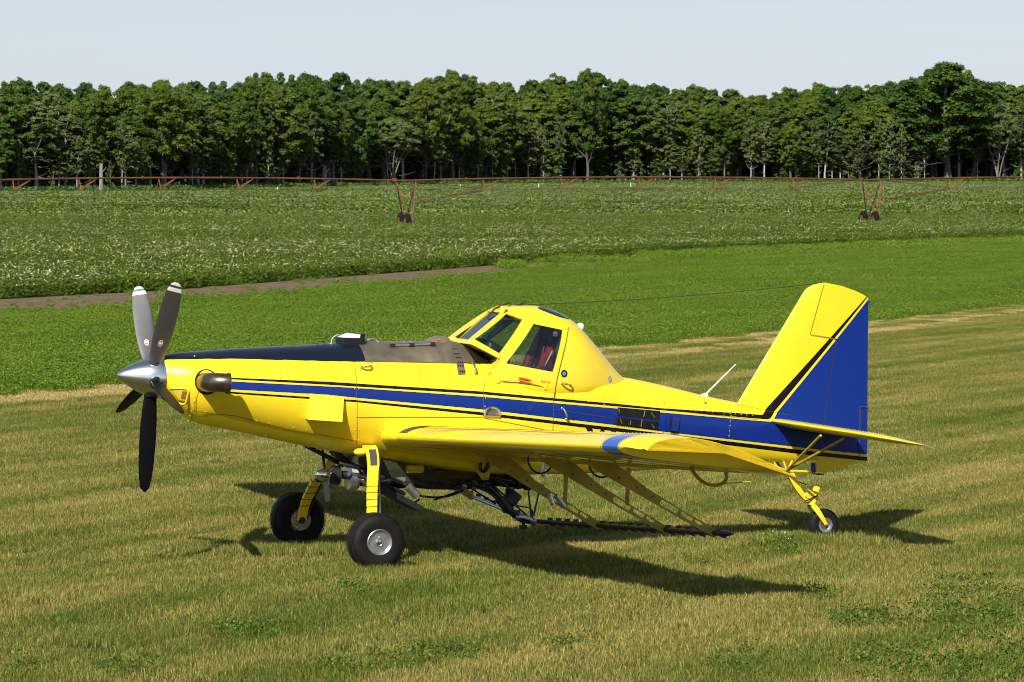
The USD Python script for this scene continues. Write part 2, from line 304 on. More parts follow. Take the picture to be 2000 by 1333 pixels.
# edges of the fields, as the photograph shows them
EA = [ground(x, y) for x, y in ((-700, 815), (0, 770), (250, 752), (1200, 678), (1700, 630), (2000, 592), (2700, 520))]
EB = [ground(x, y) for x, y in ((-700, 664), (0, 621), (300, 601), (640, 568), (1050, 532), (1500, 505), (2000, 480), (2800, 444))]
EC = [ground(x, y) for x, y in ((-700, 618), (0, 585), (300, 569), (600, 546), (1000, 516), (1300, 497), (1700, 480), (2000, 466), (2800, 434))]
ED = [ground(x, y) for x, y in ((-700, 385), (0, 380.5), (250, 378.5), (700, 368.5), (1000, 362.5), (2000, 359.5), (2700, 359))]
xy = lambda e: [(p[0], p[1]) for p in e]
sheet('crop_field', xy(EA) + xy(EB)[::-1], -0.008, crop_soil)
sheet('dirt_track', xy(EB) + xy(EC)[::-1], -0.004, dirt_m)
sheet('potato_field', xy(EC) + xy(ED)[::-1], -0.008, potato_soil)
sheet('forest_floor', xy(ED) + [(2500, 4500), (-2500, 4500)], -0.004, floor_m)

# ================================================================ the aircraft
plane = thing('crop_duster', 'yellow crop dusting aeroplane with blue band and five blade propeller, parked on mown grass', 'aeroplane',
              (-5 * math.cos(PSI), -5 * math.sin(PSI), LIFT), math.degrees(PSI))
def part(name, mesh, mat, parent=None, smooth=32, label=None, kind=None):
    return obj(name, mesh, mat, parent or plane, smooth, label=label, kind=kind)
ST = np.array([  # u, top, bottom, widest, half width, upper and lower exponent
    (0.56, 2.508, 1.985, 2.245, 0.275, 2.0, 2.0), (0.66, 2.525, 1.83, 2.2, 0.345, 2.1, 2.0), (0.92, 2.545, 1.685, 2.15, 0.45, 2.3, 2.1), (1.3, 2.565, 1.61, 2.1, 0.51, 2.15, 1.8),
    (1.9, 2.587, 1.47, 2.05, 0.55, 2.35, 2.0), (2.43, 2.605, 1.35, 2.0, 0.58, 2.45, 2.1), (3.04, 2.628, 1.22, 1.95, 0.6, 2.45, 2.2), (3.5, 2.625, 1.13, 1.9, 0.61, 2.45, 2.3),
    (4.3, 2.622, 0.995, 1.8, 0.61, 2.45, 2.4), (4.5, 2.56, 0.965, 1.77, 0.61, 2.45, 2.4), (4.8, 2.36, 0.935, 1.72, 0.61, 3.2, 2.4), (5.0, 2.22, 0.925, 1.65, 0.605, 4.0, 2.4), (5.6, 2.2, 0.908, 1.6, 0.575, 4.0, 2.4),
    (6.2, 2.17, 0.905, 1.56, 0.52, 3.4, 2.4), (6.45, 2.15, 0.907, 1.55, 0.48, 2.6, 2.3), (6.7, 2.115, 0.91, 1.53, 0.45, 2.4, 2.2), (7.29, 1.99, 0.925, 1.48, 0.37, 2.3, 2.1), (7.87, 1.845, 0.942, 1.41, 0.285, 2.3, 2.1),
    (8.31, 1.752, 0.952, 1.35, 0.22, 2.3, 2.1), (8.68, 1.675, 0.96, 1.3, 0.16, 2.3, 2.1), (9.2, 1.56, 0.963, 1.25, 0.085, 2.2, 2.1), (9.53, 1.465, 0.965, 1.2, 0.035, 2.0, 1.9)])
SEC = [PchipInterpolator(ST[:, 0], ST[:, k]) for k in range(1, 7)]
def sec(u): return [float(s(u)) for s in SEC]
def section(u, n=72, off=0.0, slant=True):
    zt, zb, zc, hw, nu, nl = sec(u); zt += off; zb -= off; hw += off
    t = np.arange(n) * 2 * np.pi / n; c, s = np.cos(t), np.sin(t)
    e = np.where(s >= 0, nu, nl)
    y = hw * np.sign(c) * np.abs(c) ** (2 / e); w = zc + np.where(s >= 0, zt - zc, zc - zb) * np.sign(s) * np.abs(s) ** (2 / e)
    return np.c_[np.full(n, u), y, w]
def nose_shift(r):                                   # the chin's intake face slopes back
    k = np.clip((1.15 - r[:, 0]) / 0.6, 0, 1); r = r.copy()
    r[:, 0] += k * 0.42 * np.clip(2.12 - r[:, 2], 0, 1); return r
def bodyv(u, w):
    zt, zb, zc, hw, nu, nl = sec(u)
    h, e = (zt - zc, nu) if w >= zc else (zc - zb, nl)
    return hw * max(0.0, 1 - min(1, abs(w - zc) / h) ** e) ** (1 / e)
def S(px, py, off=0.0):
    """point of the fuselage's port side at a pixel"""
    v = 0.5
    for _ in range(25):
        p = L(px, py, v); v += 0.6 * (bodyv(p[0], p[2]) + off - v)
    return L(px, py, v)
def B(u, w, side=1, off=0.0): return np.array([u, -side * (bodyv(u, w) + off), w])

us = np.unique(np.r_[np.linspace(0.56, 1.3, 14), np.linspace(1.3, 4.3, 26), np.linspace(4.3, 5.1, 12), np.linspace(5.1, 9.53, 40)])
part('fuselage', MB().loft([nose_shift(section(u)) for u in us]), livery_m)
SEAM = PchipInterpolator([0.5, 0.96, 2.86, 3.87, 4.79, 5.2], [2.470, 2.479, 2.416, 2.384, 2.346, 2.33])
def cover(u0, u1, off, n=20, lean=0.0, edge=0.0):
    rings = []
    for u in np.linspace(u0, u1, n):
        f = section(u, 400, off); ws = float(SEAM(u)) - edge
        up = f[(f[:, 2] >= ws)]; up = up[np.argsort(-np.arctan2(up[:, 2] - 2.0, up[:, 1]))]
        t = np.r_[0, np.cumsum(np.linalg.norm(np.diff(up, axis=0), axis=1))]; q = np.linspace(0, t[-1], 33)
        r = np.c_[np.interp(q, t, up[:, 0]), np.interp(q, t, up[:, 1]), np.interp(q, t, up[:, 2])]
        r[:, 0] += lean * (sec(u)[0] - r[:, 2]) * (u - u0) / (u1 - u0)
        rings.append(r)
    outer = MB().loft(rings, cap=False, closed=False)
    return outer
part('top_cowling', cover(0.57, 3.03, 0.006, n=30), navy)
part('hopper_cover', cover(3.025, 4.40, 0.009, lean=0.30), steel)
part('windscreen_fairing', cover(4.30, 4.74, 0.006, n=14), black_p)
# chin intake: lip and dark mouth
r0 = nose_shift(section(0.56)); c0 = np.array([r0[:, 0].mean(), 0, 2.1])
lip = [p for p in r0 if p[2] < 2.1]; lip = sorted(lip, key=lambda p: -p[1])
part('intake_mouth', MB().tube(arc(np.array(lip)[::3] + [-0.012, 0, 0.01], 4), 0.028, 8), void_m)
part('intake_lip', MB().tube(arc(np.array(lip)[::3] + [0.028, 0, -0.022], 4), 0.022, 8), yellow)
# oil cooler recess on the port cheek
def patch(c4, off, n=6, thick=0.0):
    """a sheet on the fuselage side between four pixels (clockwise from top left)"""
    a, b, c, d = map(np.array, c4); g = []
    for i in np.linspace(0, 1, n):
        for j in np.linspace(0, 1, n):
            p = (a * (1 - j) + b * j) * (1 - i) + (d * (1 - j) + c * j) * i
            g.append(S(p[0], p[1], off))
    g = np.array(g); f = [(i * n + j, i * n + j + 1, (i + 1) * n + j + 1, (i + 1) * n + j) for i in range(n - 1) for j in range(n - 1)]
    return MB().add(g, f)
ck = part('cheek_scoop', patch([(331, 757), (367, 763), (364, 783), (349, 782)], 0.004), yellow_dirty)
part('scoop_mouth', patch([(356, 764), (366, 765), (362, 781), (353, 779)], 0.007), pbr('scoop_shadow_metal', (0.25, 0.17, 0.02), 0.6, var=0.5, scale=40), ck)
part('scoop_lip', MB().tube(arc([S(332, 757, 0.005), S(350, 759, 0.008), S(367, 763, 0.012), S(366, 775, 0.016), S(361, 789, 0.014), S(350, 788, 0.008)], 6), 0.012, 8), yellow, ck)
# exhausts
for side in (1, -1):
    m = MB(); q = arc([L(398, 747, 0.40), L(405, 747, 0.58), L(415, 747, 0.72), L(430, 747.5, 0.80), L(449, 748, 0.84)], 8); q[:, 1] *= side
    m.tube(q, np.linspace(0.118, 0.112, len(q)), 26, cap=False)
    ex = part('exhaust_stack', m, heat)
    e, d = q[-1], (q[-1] - q[-2]) / np.linalg.norm(q[-1] - q[-2])
    part('exhaust_lip', MB().lathe([(-0.03, 0.112), (-0.03, 0.119), (0.0, 0.119), (0.0, 0.106)], e, d, 30), heat, ex)
    part('exhaust_bore', MB().lathe([(-0.02, 0.104), (-0.015, 0.001)], e, d, 24), void_m, ex)
    ring = [B(1.0 + 0.145 * math.cos(t), 2.205 + 0.155 * math.sin(t), side, 0.004) for t in np.linspace(0, 2 * math.pi, 33)]
    mm = MB(); mid = np.mean(ring[:-1], axis=0) + [0, -side * 0.006, 0]
    mm.add(np.vstack([ring[:-1], mid[None]]), [(i, (i + 1) % 32, 32) for i in range(32)])
    part('exhaust_cutout', mm, void_m, ex)
# spinner and propeller
AX = np.array([1.0, 0, -0.085]); AX /= np.linalg.norm(AX); TIP = np.array([0.0, 0, 2.288])
prof = [(0, 0.002), (0.012, 0.022), (0.05, 0.058), (0.12, 0.105), (0.20, 0.150), (0.30, 0.196), (0.40, 0.232), (0.50, 0.252), (0.555, 0.258), (0.56, 0.24)]
pp = PchipInterpolator([a for a, b in prof[:-1]], [b for a, b in prof[:-1]])
part('spinner', MB().lathe([(a, float(pp(a))) for a in np.linspace(0, 0.555, 40)] + [(0.56, 0.24)], TIP, AX, 48), spin_m, smooth=40)
HUB = TIP + AX * 0.44; TL = math.radians(4.9); UPV = np.array([math.sin(TL), 0, math.cos(TL)]); FW = np.array([math.cos(TL), 0, -math.sin(TL)])
R = 1.40
cprof = PchipInterpolator([0, 0.08, 0.16, 0.30, 0.50, 0.70, 0.85, 0.94, 0.98, 1.0], [0.052, 0.056, 0.078, 0.100, 0.116, 0.113, 0.098, 0.076, 0.052, 0.012])
tprof = PchipInterpolator([0, 0.12, 0.22, 0.5, 1.0], [0.050, 0.046, 0.022, 0.012, 0.004])
def blade_seg(dirv, tang, r0, r1, n, grow=0.0, face=False):
    m = MB(); rings = []; a = np.linspace(0, math.pi, 13) if face else np.arange(20) * 2 * np.pi / 20
    for r in np.linspace(r0, r1, n):
        x = r / R; tw = math.radians(70 + 14 * (1 - x)) ; ch = FW * math.sin(tw) + tang * math.cos(tw); th = np.cross(ch, dirv); th /= np.linalg.norm(th)
        c, t = float(cprof(x)) + grow, float(tprof(x)) + grow
        rings.append(HUB + dirv * r + FW * 0.0 + np.outer(np.cos(a) * c, ch) + np.outer(np.sin(a) * t, th))
    return m.loft(rings, not face, not face)
for k in range(5):
    an = math.radians(-39.4 + 72 * k); dv = UPV * math.cos(an) + np.array([0, -math.sin(an), 0]); tg = -UPV * math.sin(an) + np.array([0, -math.cos(an), 0])
    b = part('propeller_blade', blade_seg(dv, tg, 0.10, R, 34), blade_b); part('front_face', blade_seg(dv, tg, 0.10, R * 0.905, 26, 0.001, True), blade_m, b)
    part('tip_band', blade_seg(dv, tg, R * 0.905, R * 0.945, 4, 0.001, True), white_p, b)
    part('tip_gap', blade_seg(dv, tg, R * 0.945, R * 0.968, 3, 0.001, True), blade_m, b)
    part('tip_cap', blade_seg(dv, tg, R * 0.968, R * 0.9995, 8, 0.001, True), white_p, b)
    part('blade_cuff', MB().lathe([(0.17, 0.082), (0.235, 0.080), (0.245, 0.060)], HUB, dv, 24), dark_m, b)
    for sgn in (1,):
        x = 0.37; ch = FW * math.sin(math.radians(78.8)) + tg * math.cos(math.radians(78.8)); th = np.cross(ch, dv); th /= np.linalg.norm(th)
        c = HUB + dv * R * x + th * sgn * (float(tprof(x)) + 0.0025); t = np.arange(24) * 2 * np.pi / 24
        for rr, mt, o, nm in ((1.0, white_p, 0.0, 'blade_decal'), (0.8, orange_d, 0.0015, 'decal_print'), (0.28, white_p, 0.003, 'decal_print')):
            ell = c + th * sgn * o + np.outer(np.cos(t) * 0.028 * (rr if rr > 0.5 else 0.9), ch) + np.outer(np.sin(t) * 0.048 * rr, dv)
            part(nm, MB().add(np.vstack([ell, ell.mean(0)]), [(i, (i + 1) % 24, 24) for i in range(24)]), mt, b)

# ------------------------------------------------ cabin
CT = np.array([(4.3, 3.06, 0.50), (4.8, 3.06, 0.55), (5.1, 3.058, 0.565), (5.44, 3.052, 0.565), (5.76, 2.966, 0.545), (5.95, 2.86, 0.52), (6.15, 2.668, 0.46), (6.39, 2.40, 0.355), (6.6, 2.17, 0.25), (6.78, 2.04, 0.17)])
CZ, CH = PchipInterpolator(CT[:, 0], CT[:, 1]), PchipInterpolator(CT[:, 0], CT[:, 2])
CW0 = 1.98
def cabring(u, off=0.0, n=56):
    zt, hw = float(CZ(u)) + off, float(CH(u)) + off; e = 2.35
    t = np.linspace(0, math.pi, n); c, s = np.cos(t), np.sin(t)
    y = hw * np.sign(c) * np.abs(c) ** (2 / e); w = CW0 + max(zt - CW0, 0.03) * s ** (2 / e)
    y = np.r_[y, -hw * 0.9, hw * 0.9]; w = np.r_[w, 1.88, 1.88]
    return np.c_[np.full(len(y), u), y, w]
def cabv(u, w, off=0.0):
    zt, hw = float(CZ(u)) + off, float(CH(u)) + off
    return hw * max(0, 1 - min(1, max(0, w - CW0) / (zt - CW0)) ** 2.35) ** (1 / 2.35)
def K(px, py, off=0.0):
    v = 0.45
    for _ in range(30):
        p = L(px, py, v); v += 0.5 * (cabv(np.clip(p[0], 4.3, 6.7), p[2], off) - v)
    return L(px, py, v)
cu = np.unique(np.r_[np.linspace(4.3, 5.4, 10), np.linspace(5.4, 6.78, 34)])
cabin_solid = solid(MB().loft([cabring(u) for u in cu])); inner = solid(MB().loft([cabring(u, -0.035) for u in cu]))
skin_in = solid(MB().loft([cabring(u, -0.010) for u in cu])); skin_out = solid(MB().loft([cabring(u, 0.006) for u in cu]))
W0, W1 = np.array([4.47, 2.635]), np.array([4.985, 3.035])
side = [W0 + [-0.03, -0.035], W0 + [-0.005, 0.012], W1, (5.12, 3.2), (7, 3.2), (7, 1.5), (4.55, 1.5), (4.60, 2.14), (4.80, 2.415)]
trim = prism_y(side)
inn = prism_y([W0 + [0.02, -0.05], W1 + [0.02, -0.05], (5.12, 3.1), (5.95, 3.1), (5.95, 1.4), (4.65, 1.4), (4.65, 2.1), (4.84, 2.40)])
shell = (cabin_solid ^ trim) - (inner ^ inn)
pxpoly = lambda pts: [K(*p)[[0, 2]] for p in pts]
door_px = [(1042, 633), (1099, 645), (1080, 727), (988, 710)]; side_px = [(989, 613), (1021, 625), (976, 691), (927, 663)]
door_w, side_w = pxpoly(door_px), pxpoly(side_px)
def fprism(u0, u1, ys, ws):
    return manifold3d.Manifold.cube([u1 - u0, 2 * ys, ws[1] - ws[0]]).translate([u0, -ys, ws[0]])
front_cut = manifold3d.Manifold.hull_points(np.array([(4.2, -0.255, 2.615), (4.2, 0.255, 2.615), (4.62, -0.255, 2.66), (4.62, 0.255, 2.66), (4.6, -0.235, 2.995), (4.6, 0.235, 2.995), (5.03, -0.235, 2.975), (5.03, 0.235, 2.975)]))
yh = 0.10
cut_d, cut_s = prism_y(door_w), prism_y(side_w)
frame = shell - cut_d - cut_s - front_cut
part('cockpit_canopy', MB().man(frame), yellow, smooth=35)
thin = (cabin_solid ^ trim) - skin_in
for sgn in (1, -1):
    half = manifold3d.Manifold.cube([6, 3, 5]).translate([3, -3 if sgn > 0 else 0.0, 0])
    for nm, cutp in (('door_window', cut_d), ('quarter_window', cut_s)):
        ins = (skin_in.translate([0, 0, 0]) - solid(MB().loft([cabring(u, -0.016) for u in cu]))) ^ trim
        part(nm, MB().man(ins ^ cutp ^ half), pane, smooth=35)
n_ = np.array([-(W1 - W0)[1], (W1 - W0)[0]]); n_ /= np.linalg.norm(n_)
a, b = W0 + n_ * -0.018, W1 + n_ * -0.018
part('windscreen', MB().loft([np.array([(a[0], -0.29, a[1]), (a[0], 0.29, a[1]), (a[0] + 0.006, 0.29, a[1] - 0.006), (a[0] + 0.006, -0.29, a[1] - 0.006)]), np.array([(b[0], -0.27, b[1]), (b[0], 0.27, b[1]), (b[0] + 0.006, 0.27, b[1] - 0.006), (b[0] + 0.006, -0.27, b[1] - 0.006)])]), pane_front, smooth=False)
for cx_, cy_, rx_, ry_, rot in ((5.66, -0.17, 0.21, 0.085, 0.0), (5.66, 0.17, 0.21, 0.085, 0.0)):
    t = np.arange(28) * 2 * np.pi / 28
    cs = manifold3d.Manifold.extrude(manifold3d.CrossSection([np.c_[cx_ + rx_ * np.cos(t), cy_ + ry_ * np.sin(t)]]), 1.0).translate([0, 0, 2.5])
    part('skylight', MB().man((skin_out - cabin_solid) ^ cs), sky_glass, smooth=35)
# door outline, hinge rod, handle
door = [(1043, 622), (1024, 620), (968, 700), (950, 741), (1083, 757), (1112, 640)]
def onside(px, py, off=0.004):
    a_, b_ = K(px, py, off), S(px, py, off)
    return a_ if a_[2] > 2.06 and a_[0] > 4.6 else b_
part('door_seam', MB().tube(arc([onside(*p) for p in ((1110, 640), (1103, 680), (1093, 720), (1086, 752), (1083, 780))], 5), 0.005, 6), seam_m)
part('door_seam', MB().tube(arc([onside(*p) for p in ((978, 692), (966, 712), (955, 730), (949, 742))], 5), 0.006, 6), yellow_dirty)
part('door_seam', MB().tube(arc([onside(*p) for p in ((951, 741), (1000, 747), (1040, 752), (1083, 757))], 5), 0.004, 6), seam_m)
hb = part('door_hinge_rod', MB().tube([onside(972, 744, 0.03), onside(1018, 743, 0.035), onside(1066, 757, 0.03)], 0.006, 6), amber)
for p in ((972, 744), (1064, 756)): part('hinge_bracket', MB().box(onside(*p, 0.018), (0.035, 0.05, 0.06)), yellow, hb)
q0, q1 = onside(1014, 741, 0.03), onside(1038, 744, 0.03)
part('door_handle', MB().loft([p + np.array([[0, 0, -s], [0, -0.012, 0], [0, 0, s], [0, 0.012, 0]]) for p, s in ((q0, 0.026), (q0 * 0.6 + q1 * 0.4, 0.022), (q1, 0.006))]), red_p, hb, smooth=False)
# interior
part('cockpit_floor', MB().box((5.25, 0, 2.06), (1.1, 1.0, 0.04)), grey_cloth)
bulk = (skin_in - prism_y([(0, 0), (5.70, 0), (5.70, 5), (0, 5)])) ^ prism_y([(5.0, 2.05), (5.74, 2.05), (5.74, 5), (5.0, 5)])
part('rear_bulkhead', MB().man(bulk), grey_cloth)
seat = part('seat', MB().box((5.42, 0.0, 2.22), (0.40, 0.46, 0.10)), grey_cloth)
def cushion(c, size, tilt):
    m = MB(); b_ = trimesh.creation.icosphere(3); v = b_.vertices; v = np.sign(v) * np.abs(v) ** 0.45 * np.array(size) / 2
    ca, sa = math.cos(tilt), math.sin(tilt); v = v @ np.array([[ca, 0, sa], [0, 1, 0], [-sa, 0, ca]]).T
    return m.add(v + np.array(c), b_.faces)
part('seat_back', cushion((5.60, 0.0, 2.36), (0.12, 0.42, 0.36), 0.20), red_cloth, seat)
part('seat_bolster', cushion((5.53, -0.21, 2.31), (0.16, 0.09, 0.30), 0.22), red_cloth, seat)
part('seat_bolster', cushion((5.50, 0.21, 2.31), (0.16, 0.09, 0.30), 0.22), red_cloth, seat)
part('head_rest', cushion((5.65, 0.0, 2.66), (0.08, 0.28, 0.16), 0.2), grey_cloth, seat)
for y in (-0.09, 0.10): part('seat_belt', MB().tube(arc([(5.63, y, 2.66), (5.56, y * 1.1, 2.54), (5.51, y * 1.5, 2.38), (5.44, y * 1.6, 2.26)], 6), 0.022, 8), dark_m, seat)
part('seat_frame', MB().tube([L(1061, 722, 0.28), L(1079, 686, 0.28)], 0.010, 8), light_trim, seat)
part('roll_bar', MB().tube([L(942, 667, -0.05), L(1004, 620, -0.05)], 0.042, 16), grey_cloth)
part('roll_bar', MB().tube([L(1041, 712, -0.40), L(1076, 640, -0.40)], 0.035, 12), grey_cloth)
part('instrument_panel', cushion((4.80, 0.0, 2.50), (0.36, 0.84, 0.22), 0.5), dark_m)
part('control_stick', MB().tube(arc([(5.10, 0, 2.08), (5.12, 0, 2.35), (5.10, -0.02, 2.48)], 5), 0.016, 8), dark_m)
part('door_gauge', MB().lathe([(0, 0.033), (0.01, 0.033)], K(1084, 653, -0.03), (0, -1, 0), 20), alu)
# roof fittings, wire cutter, guards
part('wire_cutter', MB().tube([L(951, 622, 0.02), L(966, 603, 0.02), L(996, 591, 0.02)], 0.012, 8).tube([L(966, 603, 0.02), L(1000, 597, 0.02)], 0.008, 6), dark_m)
part('wiper_arm', MB().tube(arc([L(996, 598, 0.1), L(975, 612, 0.1), L(955, 630, 0.1), L(943, 642, 0.1)], 5), 0.009, 6), dark_m)
part('step_loop', MB().tube(arc([L(951, 622, -0.2), L(953, 614, -0.2), L(964, 608, -0.2), L(967, 612, -0.2)], 6), 0.008, 6), yellow)
part('wiper_blade', MB().tube([L(952, 634, 0.2), L(934, 650, 0.2)], 0.014, 6), black_p)
p0 = np.array([5.2, 0, 3.06]); p1 = np.array(L(1612, 552.5, 0)); 
part('deflector_cable', MB().tube([p0 * (1 - t) + p1 * t + np.array([0, 0, -0.04 * 4 * t * (1 - t)]) for t in np.linspace(0, 1, 16)], 0.0045, 6), dark_m)
q = np.array((5.22, 0, 3.055)); part('cable_anchor', MB().tube([q, q + [0.10, 0, 0.03]], 0.012, 6), dark_m)
bc = L(1131, 640, 0.0); part('beacon', MB().lathe([(0, 0.055), (0.05, 0.055), (0.085, 0.048), (0.108, 0.028), (0.115, 0.004)], bc + np.array([-0.02, 0, -0.045]), (0.55, 0, 0.83), 24), white_p)
ab = np.array((7.83, 0, 1.855)); part('whip_antenna', MB().tube([ab, ab + [0.03, 0, 0.02], L(1437, 712, 0)], [0.020, 0.013, 0.007], 8), white_p)
part('antenna_foot', MB().loft([ab + np.array([(-0.10, -0.02, -0.01), (0.06, -0.02, -0.04), (0.06, 0.02, -0.04), (-0.10, 0.02, -0.01)]), ab + np.array([(0.0, -0.008, 0.03), (0.05, -0.008, 0.02), (0.05, 0.008, 0.02), (0.0, 0.008, 0.03)])]), white_p, smooth=False)
# roundels, caps, handles, vents on the port side
def disc(name, px, py, r, mat, off, parent=None, n=20):
    c = onside(px, py, off); nx = onside(px + 4, py, off) - c; nz = onside(px, py - 4, off) - c; nx /= np.linalg.norm(nx); nz /= np.linalg.norm(nz); t = np.arange(n) * 2 * np.pi / n
    e = c + np.outer(np.cos(t) * r, nx) + np.outer(np.sin(t) * r, nz)
    return part(name, MB().add(np.vstack([e, c]), [(i, (i + 1) % n, n) for i in range(n)]), mat, parent)
g = disc('fuel_badge', 1102, 730, 0.046, black_p, 0.006); disc('badge_face', 1102, 730, 0.026, blue_lens, 0.010, g)
disc('fuel_cap', 1191, 739.5, 0.036, chrome, 0.012); disc('service_port', 1035, 797, 0.042, blue_p, 0.006); disc('rivet_cap', 1378, 787, 0.016, chrome, 0.01)
def handle(a_, b_, bow, r=0.012, mat=chrome):
    A_, B_ = onside(*a_, 0.0), onside(*b_, 0.0); o = np.array([0, -bow, 0])
    h = part('grab_handle', MB().tube(arc([A_, A_ * 0.85 + B_ * 0.15 + o, A_ * 0.15 + B_ * 0.85 + o, B_], 5), r, 8), mat)
    for p in (A_, B_): part('handle_foot', MB().ball(p, (r * 1.6, r * 1.2, r * 1.6), 1), mat, h)
handle((704, 717), (725, 715.5), 0.05); handle((922, 708), (927, 728), 0.05); handle((1097, 749), (1114, 753), 0.06); handle((1098, 798), (1106, 819), 0.05, mat=alu)
disc('inspection_plate', 1120, 818, 0.022, dark_m, 0.006)
# D-shaped step in the blue band
t = np.linspace(0, math.pi, 14); cst = np.array((962, 812))
part('step_rim', MB().tube([S(cst[0] + 15 * math.cos(a_), cst[1] - 16 * math.sin(a_), 0.014) for a_ in t], 0.020, 8).tube([S(cst[0] - 15, cst[1], 0.014), S(cst[0] + 15, cst[1] + 1.5, 0.014)], 0.014, 8), chrome)
ring = [S(cst[0] + 13 * math.cos(a_), cst[1] - 14 * math.sin(a_), 0.006) for a_ in t]
part('step_well', MB().add(np.vstack([ring, np.mean(ring, 0)]), [(i, i + 1, 14) for i in range(13)] + [(13, 0, 14)]), steel)
# cooling louvres aft of the wing: dark opening, slats
for (x0, y0, x1, y1, x2, y2, x3, y3) in ((1207, 796, 1289, 803, 1288, 820, 1205, 811), (1204, 815, 1287, 824, 1284, 839, 1202, 830)):
    lv = part('louvre_panel', patch([(x0, y0), (x1, y1), (x2, y2), (x3, y3)], 0.004, 8), black_p)
    for k in range(19):
        s_ = (k + 0.5) / 19; a_ = S(x0 + (x1 - x0) * s_, y0 + (y1 - y0) * s_, 0.012); b_ = S(x3 + (x2 - x3) * s_, y3 + (y2 - y3) * s_, 0.012)
        part('louvre_slat', MB().loft([p + np.array([[-0.010, 0.010, 0], [0.004, -0.010, 0], [0.008, -0.008, 0], [-0.004, 0.012, 0]]) for p in (a_, b_)]), black_p, lv, smooth=False)
for x0, y0, x1, y1 in ((1211, 818, 1215, 828), (1232, 822, 1231, 830), (1254, 820, 1252, 834), (1273, 829, 1278, 837), (1260, 803, 1257, 815), (1271, 806, 1279, 816), (1209, 800, 1210, 806)):
    part('louvre_glimpse', MB().tube([S(x0, y0, 0.016), S(x1, y1, 0.016)], 0.008, 6), glimpse_m)
c4 = [(1312, 812), (1326, 814), (1323, 843), (1308, 841)]
bx = [S(*p, 0.0) for p in c4]; by = [S(*p, 0.0) + [0, -o, 0] for p, o in zip(c4, (0.05, 0.03, 0.03, 0.05))]
bs = part('air_outlet', MB().loft([np.array(bx), np.array(by)]), blue_p, smooth=False)
part('outlet_mouth', patch([(1308.5, 813), (1312, 813), (1309.5, 840), (1306, 840)], 0.052, 3), void_m, bs)
# yellow air scoop box ahead of the wing
bx = [S(606, 769, 0.004), S(670, 775.5, 0.004), S(660, 822, 0.0), S(596, 818, 0.0)]; of = (0.006, 0.04, 0.17, 0.14)
by = [p + np.array([0, -o, 0]) for p, o in zip(bx, of)]; by[2][2] -= 0.005; by[3][2] -= 0.005
sc = part('air_scoop', MB().loft([np.array(bx), np.array(by)]), yellow, smooth=False)
# seams and fasteners
def dense(pts, step=14):
    out = [pts[0]]
    for a_, b_ in zip(pts[:-1], pts[1:]):
        k = max(1, int(math.hypot(b_[0] - a_[0], b_[1] - a_[1]) / step))
        out += [(a_[0] + (b_[0] - a_[0]) * i / k, a_[1] + (b_[1] - a_[1]) * i / k) for i in range(1, k + 1)]
    return out
def seam(pts, r=0.0035, off=0.002): part('panel_seam', MB().tube([S(*p, off) for p in dense(pts)], r, 5), seam_m)
seam([(692, 704), (696, 740), (697.5, 790), (697.5, 840), (697, 888)]); seam([(388, 765), (381, 790), (372, 826)], 0.003); seam([(376, 803), (460, 813), (560, 838), (697, 862)]); seam([(697, 816), (800, 815.5), (940, 816), (1080, 843)])
seam([(948, 742), (945, 760), (944, 815)], 0.003); seam([(1083, 762), (1081, 790), (1080, 840)], 0.003)
seam([(1440, 790), (1500, 803), (1560, 815), (1605, 828)], 0.003)
seam([(1083, 800), (1200, 818), (1204, 822)], 0.0025); seam([(1290, 800), (1400, 812), (1480, 820)], 0.0025); seam([(1300, 757), (1298, 790)], 0.0025); seam([(1296, 842), (1292, 862)], 0.0025); seam([(1430, 788), (1424, 855)], 0.0025); seam([(820, 712), (820, 740)], 0.002); seam([(552, 706), (548, 742)], 0.002)
m = MB()
for (a_, b_, n) in (((378, 800), (697, 858), 14), ((384, 765), (368, 822), 7), ((330, 745), (372, 748), 7), ((703, 812), (938, 812), 9), ((945, 812), (1078, 838), 6), ((701, 720), (701, 880), 9), ((693, 760), (693, 880), 7), ((712, 884), (760, 890), 4),
                    ((735, 840), (760, 832), 3), ((780, 829), (930, 836), 8), ((950, 762), (946, 810), 4), ((1090, 775), (1180, 790), 4), ((1478, 899), (1580, 899), 5), ((1215, 742), (1420, 788), 22), ((1215, 790), (1470, 812), 24), ((1300, 760), (1297, 790), 4), ((1430, 792), (1424, 852), 7), ((400, 708), (690, 711), 20), ((705, 712), (880, 714), 14), ((555, 712), (552, 738), 3), ((470, 772), (600, 790), 9), ((1100, 762), (1200, 777), 10)):
    for s_ in np.linspace(0, 1, n):
        p = S(a_[0] + (b_[0] - a_[0]) * s_, a_[1] + (b_[1] - a_[1]) * s_, 0.001); m.ball(p, (0.0065, 0.005, 0.0065), 1)
part('fastener_rows', m, yellow, kind='stuff')
# hopper cover fittings
hp = part('placard_strip', patch([(886, 679), (901, 681), (909, 731), (895, 732)], 0.010, 7), steel)
for (x, y) in ((889, 683), (893, 692), (896, 700), (899, 708.5), (900, 715), (903, 726)):
    for d in (-4, 0, 4): part('placard_print', MB().box(S(x + d, y, 0.012), (0.018, 0.006, 0.026)), black_p, hp, smooth=False)
hl = part('hopper_lid', MB().lathe([(0, 0.17), (0.02, 0.165), (0.055, 0.13), (0.08, 0.07), (0.088, 0.004)], L(857, 665, 0.0) - [0, 0, 0.03], (0, 0, 1), 28), pbr('lid_plastic', (0.17, 0.13, 0.07), 0.2, coat=0.6))
part('lid_clamp', MB().tube(arc([L(836, 668, 0.0), L(842, 661, 0.0), L(851, 663, 0.0)], 4), 0.010, 6), chrome, hl); part('lid_latch', MB().box(L(858, 664, 0.15), (0.05, 0.02, 0.015)), orange_d, hl)
